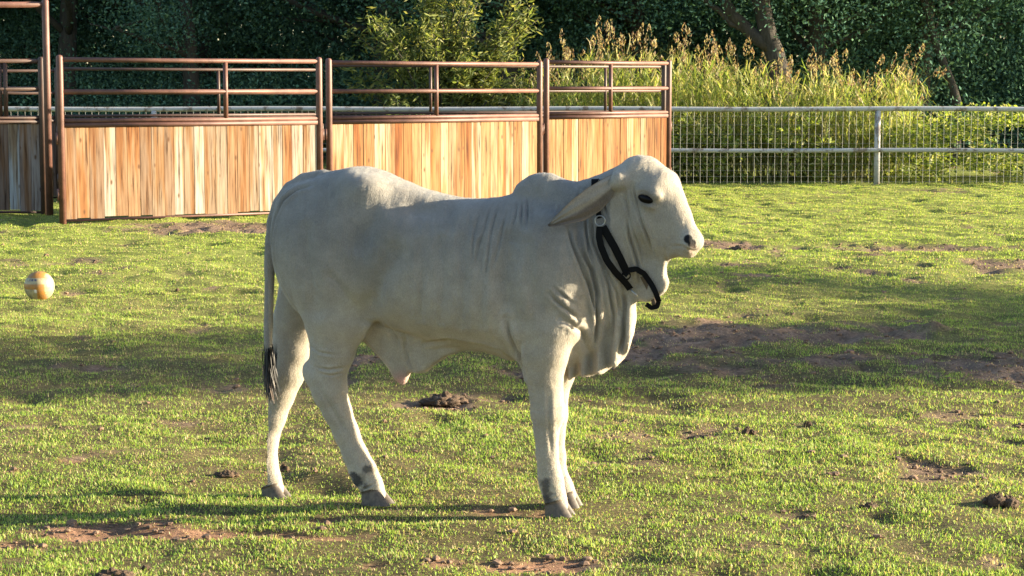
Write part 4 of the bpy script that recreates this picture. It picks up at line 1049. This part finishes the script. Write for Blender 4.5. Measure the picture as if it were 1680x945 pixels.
def m_hide():
    m, t, b = mat('calf_hide'); o = coord(t); c = attr(t)
    mp = N(t, 'ShaderNodeMapping'); mp.inputs['Scale'].default_value = (2.2, 2.2, .8); t.links.new(o, mp.inputs[0])
    n1 = noise(t, 190, 3, .6, mp.outputs[0]); n2 = noise(t, 14, 4, .6, o)
    cc = mix(t, 1.0, c, ramp(t, n1, [(.3, (.78,)*3), (.7, (1.15,)*3)]), 'MULTIPLY')
    cc = mix(t, 1.0, cc, ramp(t, n2, [(.3, (.87, .86, .85)), (.7, (1.08, 1.08, 1.06))]), 'MULTIPLY')
    t.links.new(cc, b.inputs['Base Color']); b.inputs['Roughness'].default_value = .75; b.inputs['Specular IOR Level'].default_value = .22
    b.inputs['Sheen Weight'].default_value = .25; b.inputs['Sheen Roughness'].default_value = .4
    b.inputs['Subsurface Weight'].default_value = .06; b.inputs['Subsurface Scale'].default_value = .01; b.inputs['Subsurface Radius'].default_value = (1, .5, .3)
    mp2 = N(t, 'ShaderNodeMapping'); mp2.inputs['Scale'].default_value = (60, 20, 8); t.links.new(o, mp2.inputs[0])
    nn = noise(t, 1.0, 4, .65, mp2.outputs[0]); ad = N(t, 'ShaderNodeMath', operation='ADD'); t.links.new(nn, ad.inputs[0]); t.links.new(n1, ad.inputs[1])
    bump(t, b, ad.outputs[0], .8, .0035); return m
EYEB = .082
calf = empty('calf', tuple(O), 'young pale grey humped bull calf with hanging ears standing on the grass facing right', 'calf', None, -TH)
link('body', np_mesh('body', Vb, Qb, m_hide(), True, Cb), calf)

def coat():
    g = np.random.default_rng(2); nn = vnorm(V, Q); ar = .5*np.linalg.norm(np.cross(V[Q[:, 2]]-V[Q[:, 0]], V[Q[:, 3]]-V[Q[:, 1]]), axis=1)
    n = 170000; f = g.choice(len(Q), n, p=ar/ar.sum()); w4 = g.dirichlet((1, 1, 1, 1), n)
    P = (V[Q[f]]*w4[:, :, None]).sum(1); Nf = nn[Q[f, 0]]; c = C_[Q[f, 0]]*(.85+.35*g.random((n, 1)))
    k = c.mean(1) > .06; P, Nf, c = P[k], Nf[k], c[k]; n = len(P)
    t_ = np.array([-.45, 0, -.8])+g.normal(size=(n, 3))*.25; t_ -= Nf*(t_*Nf).sum(1)[:, None]; t_ /= np.linalg.norm(t_, axis=1)[:, None]
    D = t_*.85+Nf*.42; ln = (.0045+.004*g.random(n))[:, None]; sd = np.cross(D, Nf); sd /= np.linalg.norm(sd, axis=1)[:, None]; w_ = .0005
    Vh = np.stack([P-sd*w_-Nf*.0006, P+sd*w_-Nf*.0006, P+D*ln], 1).reshape(-1, 3); q = np.arange(n*3).reshape(-1, 3)
    m, t, b = mat('coat_hair'); t.links.new(attr(t), b.inputs['Base Color']); b.inputs['Roughness'].default_value = .6; b.inputs['Specular IOR Level'].default_value = .2
    link('coat', np_mesh('coat', Vh, q, m, False, np.repeat(c, 3, 0)), calf)
coat()

# eyes
for sg in (-1, 1):
    c = h2b(Hp(1060.5, 326.5, .0))+0; c = h2b(Hp(1059, 325.5, EYEB*sg))
    nu, nv = 28, 16; th = np.linspace(0, 2*math.pi, nu, endpoint=False); ph = np.linspace(0, math.pi, nv); T_, P_ = np.meshgrid(th, ph)
    W = np.stack([np.sin(P_)*np.cos(T_)*.031, np.sin(P_)*np.sin(T_)*.016, np.cos(P_)*.0175], -1).reshape(-1, 3)
    a = -.32; W = np.stack([W[:, 0]*math.cos(a)-W[:, 2]*math.sin(a), W[:, 1], W[:, 0]*math.sin(a)+W[:, 2]*math.cos(a)], 1)
    W = h2b(W+0)-h2b(np.zeros(3))+c
    i = np.arange(nv-1)[:, None]*nu; j = np.arange(nu)[None]; q = np.stack([i+j, i+nu+j, i+nu+(j+1) % nu, i+(j+1) % nu], -1).reshape(-1, 4)
    link('eye', np_mesh('eye', W, q, M_eye, True), calf)

# hooves: two claws each
def m_hoof():
    m, t, b = mat('hoof_horn'); o = coord(t); n = noise(t, 60, 4, .6, o)
    t.links.new(ramp(t, n, [(.3, (.05, .04, .032)), (.7, (.14, .11, .085))]), b.inputs['Base Color']); b.inputs['Roughness'].default_value = .6; return m
M_hoof = m_hoof()
def hoof(top, tip, v, yaw=0, hh=.05):
    """top: (px,py) of the coronet centre, tip: toe pixel"""
    T = Bp(*top, v); E = Bp(*tip, v); g = E[2]-.002
    mb = MB(); ln = max(E[0]-T[0], .03)
    for s in (-1, 1):
        n = 16; rings = []
        for k, f in enumerate((0, .15, .5, .85, 1.0)):
            zz = T[2]*(1-f)+g*f + (0.004 if f == 0 else 0); back = T[0]-.040+.002*f; front = T[0]+.022+(ln-.022)*f; cx = (back+front)/2; rx = (front-back)/2; ry = .0185+.004*f
            th = np.linspace(0, 2*math.pi, n, endpoint=False); ct = np.cos(th); st = np.sin(th)
            x = cx+rx*ct; y = v+s*.0205+ry*np.sign(st)*np.abs(st)**.8*(1-.35*np.clip(ct, 0, 1)**2) + s*.004*f
            zf = zz + (1-f)*(-.012*(ct+1)*.0 + .010*(-ct))*-1
            rings.append(np.stack([x, y, zf], 1))
        Vv = np.concatenate(rings+[rings[0].mean(0)[None]]); q = [[a*n+j, a*n+(j+1) % n, (a+1)*n+(j+1) % n, (a+1)*n+j] for a in range(4) for j in range(n)]
        mb.raw(Vv, np.array(q)); mb.f[3].append(np.array([[len(Vv)-1, j, (j+1) % n] for j in range(n)])+mb.n-len(Vv))
    link('hoof', mb.mesh('hoof', M_hoof), calf)
hoof((914, 822), (942, 845), -.085); hoof((932, 810), (954, 830), .075); hoof((613, 803), (645, 827), -.085); hoof((449, 796), (477, 818), .05)

# tail switch: strands of dark hair
def switch():
    g = np.random.default_rng(4); n = 900; top = Bp(440, 566, -.04); V_, Q_, C2 = [], [], []
    t0 = g.random(n)**.8; base = np.array([Bp(440+2*np.sin(a*4), 562+a*40, -.04) for a in t0]); P = base+g.normal(size=(n, 3))*np.array([.0065, .006, .004])
    D = np.stack([g.normal(size=n)*.055+.02, g.normal(size=n)*.05, -np.ones(n)], 1); D /= np.linalg.norm(D, axis=1)[:, None]
    D[:, 0] += np.interp(t0, [0, 1], [-.05, .10])
    c = np.tile(np.array([.012, .010, .010]), (n, 1)); lt = t0 > .82; c[lt & (g.random(n) < .4)] = (.16, .11, .08)
    V1, q, cc = ribbon_blades(P, D, .07+.07*g.random(n), np.full(n, .0032), c, g, .25, 4)
    m_, t, b = mat('switch_hair'); t.links.new(attr(t), b.inputs['Base Color']); b.inputs['Roughness'].default_value = .6
    link('tail_switch', np_mesh('tail_switch', V1, q, m_, True, cc), calf)
switch()

# halter hanging loose round the neck (a thing the calf wears)
Ntree_pts = Vb
def surf_v(u, z, rad=.012):
    m = (np.abs(V[:, 0]-u) < rad) & (np.abs(V[:, 2]-z) < rad); return float(V[m, 1].min()) if m.any() else None
def strap_pts(pix, lift=.006, n=24, v_fix=None):
    """walk a pixel guide line and lay it on the near side of the hide"""
    pix = np.array(pix, float); t = np.linspace(0, 1, len(pix)); tt = np.linspace(0, 1, n)
    X = np.interp(tt, t, pix[:, 0]); Y_ = np.interp(tt, t, pix[:, 1]); out = []
    v = -.09
    for i in range(n):
        if v_fix is not None: v = v_fix[0]+(v_fix[1]-v_fix[0])*tt[i]; out.append(Bp(X[i], Y_[i], v)); continue
        for _ in range(4):
            p = Bp(X[i], Y_[i], v); s = surf_v(p[0], p[2]); v = s-lift if s is not None else v
        out.append(Bp(X[i], Y_[i], v))
    out = np.array(out)
    for _ in range(6): out[1:-1, 1] = np.minimum(out[1:-1, 1], .25*out[:-2, 1]+.5*out[1:-1, 1]+.25*out[2:, 1])
    return out
def strap(mb, P, wd, th=.003, face=(0, -1, 0)):
    P = np.array(P); n = len(P)
    T = np.gradient(P, axis=0); T /= np.linalg.norm(T, axis=1)[:, None]; f = np.tile(np.array(face, float), (n, 1)) if np.ndim(face) == 1 else np.array(face)
    f = f-T*(T*f).sum(1)[:, None]; f /= np.linalg.norm(f, axis=1)[:, None]; s = np.cross(T, f)
    V_ = np.stack([P+s*wd/2, P-s*wd/2, P-s*wd/2+f*th, P+s*wd/2+f*th], 1).reshape(-1, 3); i = np.arange(n-1)[:, None]*4; j = np.arange(4)[None]
    q = np.stack([i+j, i+(j+1) % 4, i+4+(j+1) % 4, i+4+j], -1).reshape(-1, 4); q = np.concatenate([q, [[3, 2, 1, 0], [4*n-4, 4*n-3, 4*n-2, 4*n-1]]]); mb.raw(V_, q)
def torus(mb, c, R_, r_, ax1, ax2, n=28, m=8):
    a = np.linspace(0, 2*math.pi, n, endpoint=False); c = np.array(c); ax1, ax2 = np.array(ax1, float), np.array(ax2, float); ax3 = np.cross(ax1, ax2)
    b = np.linspace(0, 2*math.pi, m, endpoint=False); V_ = []
    for x in a:
        rd = ax1*math.cos(x)+ax2*math.sin(x)
        for y in b: V_.append(c+rd*(R_+r_*math.cos(y))+ax3*r_*math.sin(y))
    q = [[i*m+j, ((i+1) % n)*m+j, ((i+1) % n)*m+(j+1) % m, i*m+(j+1) % m] for i in range(n) for j in range(m)]; mb.raw(np.array(V_), np.array(q))
hal = empty('halter', tuple(O), 'black webbing halter with a steel ring hanging loose round the neck of the calf', 'halter', None, -TH)
def part(name, fn, m):
    mb = MB(); fn(mb); link(name, mb.mesh(name, m, name != 'strap'), hal)
SA = strap_pts([(984, 372), (983, 388), (986, 404), (996, 428), (1010, 447), (1026, 463), (1034, 474)])
SB = strap_pts([(989, 372), (996, 384), (1008, 405), (1019, 427), (1028, 446)])
ringc = strap_pts([(985, 362), (986, 366)], .012)[0]
part('strap', lambda mb: strap(mb, SA, .023), M_web); part('strap', lambda mb: strap(mb, SB, .027), M_web)
up = strap_pts([(984, 358), (981, 345), (978, 330), (976, 312)], .008); part('strap', lambda mb: strap(mb, up, .018), M_web)
part('ring', lambda mb: torus(mb, ringc+np.array([0, -.006, 0]), .0175, .0021, (1, 0, 0), (0, 0, 1)), M_steel)
vA = SB[-1][1]; 
SC1 = strap_pts([(1024, 452), (1032, 443), (1044, 441), (1057, 449), (1067, 463), (1076, 480), (1081, 494)], .008); part('strap', lambda mb: strap(mb, SC1, .019), M_web)
SC2 = strap_pts([(1081, 494), (1078, 503), (1069, 505), (1060, 499)], v_fix=(SC1[-1][1], SC1[-1][1]+.01)); part('strap', lambda mb: strap(mb, SC2, .016), M_web)
SC3 = strap_pts([(1054, 453), (1062, 468), (1070, 484), (1074, 500)], v_fix=(SC1[12][1]+.012, SC1[-1][1]+.012)); part('inner_strap', lambda mb: strap(mb, SC3, .017), M_web_lit)
bar = [SA[-1]+np.array([0, -.003, 0]), Bp(1047, 487, SA[-1][1]-.004)]; part('metal_bar', lambda mb: mb.tube(np.array([bar[0], (bar[0]+bar[1])/2, bar[1]]), .0028, 8), M_steel)
part('ring', lambda mb: torus(mb, SB[-1]+np.array([.0, -.006, -.012]), .014, .0028, (1, 0, 0), (0, 0, 1)), M_web)
far = []
for a in np.linspace(0, 1, 20):
    pass
def farside(mb):
    # the part of the band that passes over the crest and down the far side
    p = up[-1]; P = [p, p+np.array([-.005, .02, .035]), np.array([p[0]-.01, -.03, tops[18]+.012]), np.array([p[0]-.01, .03, tops[18]+.012]), np.array([p[0], .09, p[2]+.01]), np.array([p[0]+.03, .115, p[2]-.15]), np.array([p[0]+.09, .06, p[2]-.30])]
    P = np.array(P); t = np.linspace(0, 1, len(P)); tt = np.linspace(0, 1, 40); P = np.stack([np.interp(tt, t, P[:, i]) for i in range(3)], 1)
    f = np.stack([0*P[:, 0], P[:, 1], P[:, 2]-(p[2]-.12)], 1); strap(mb, P, .024, .003, f)
part('strap', farside, M_web)
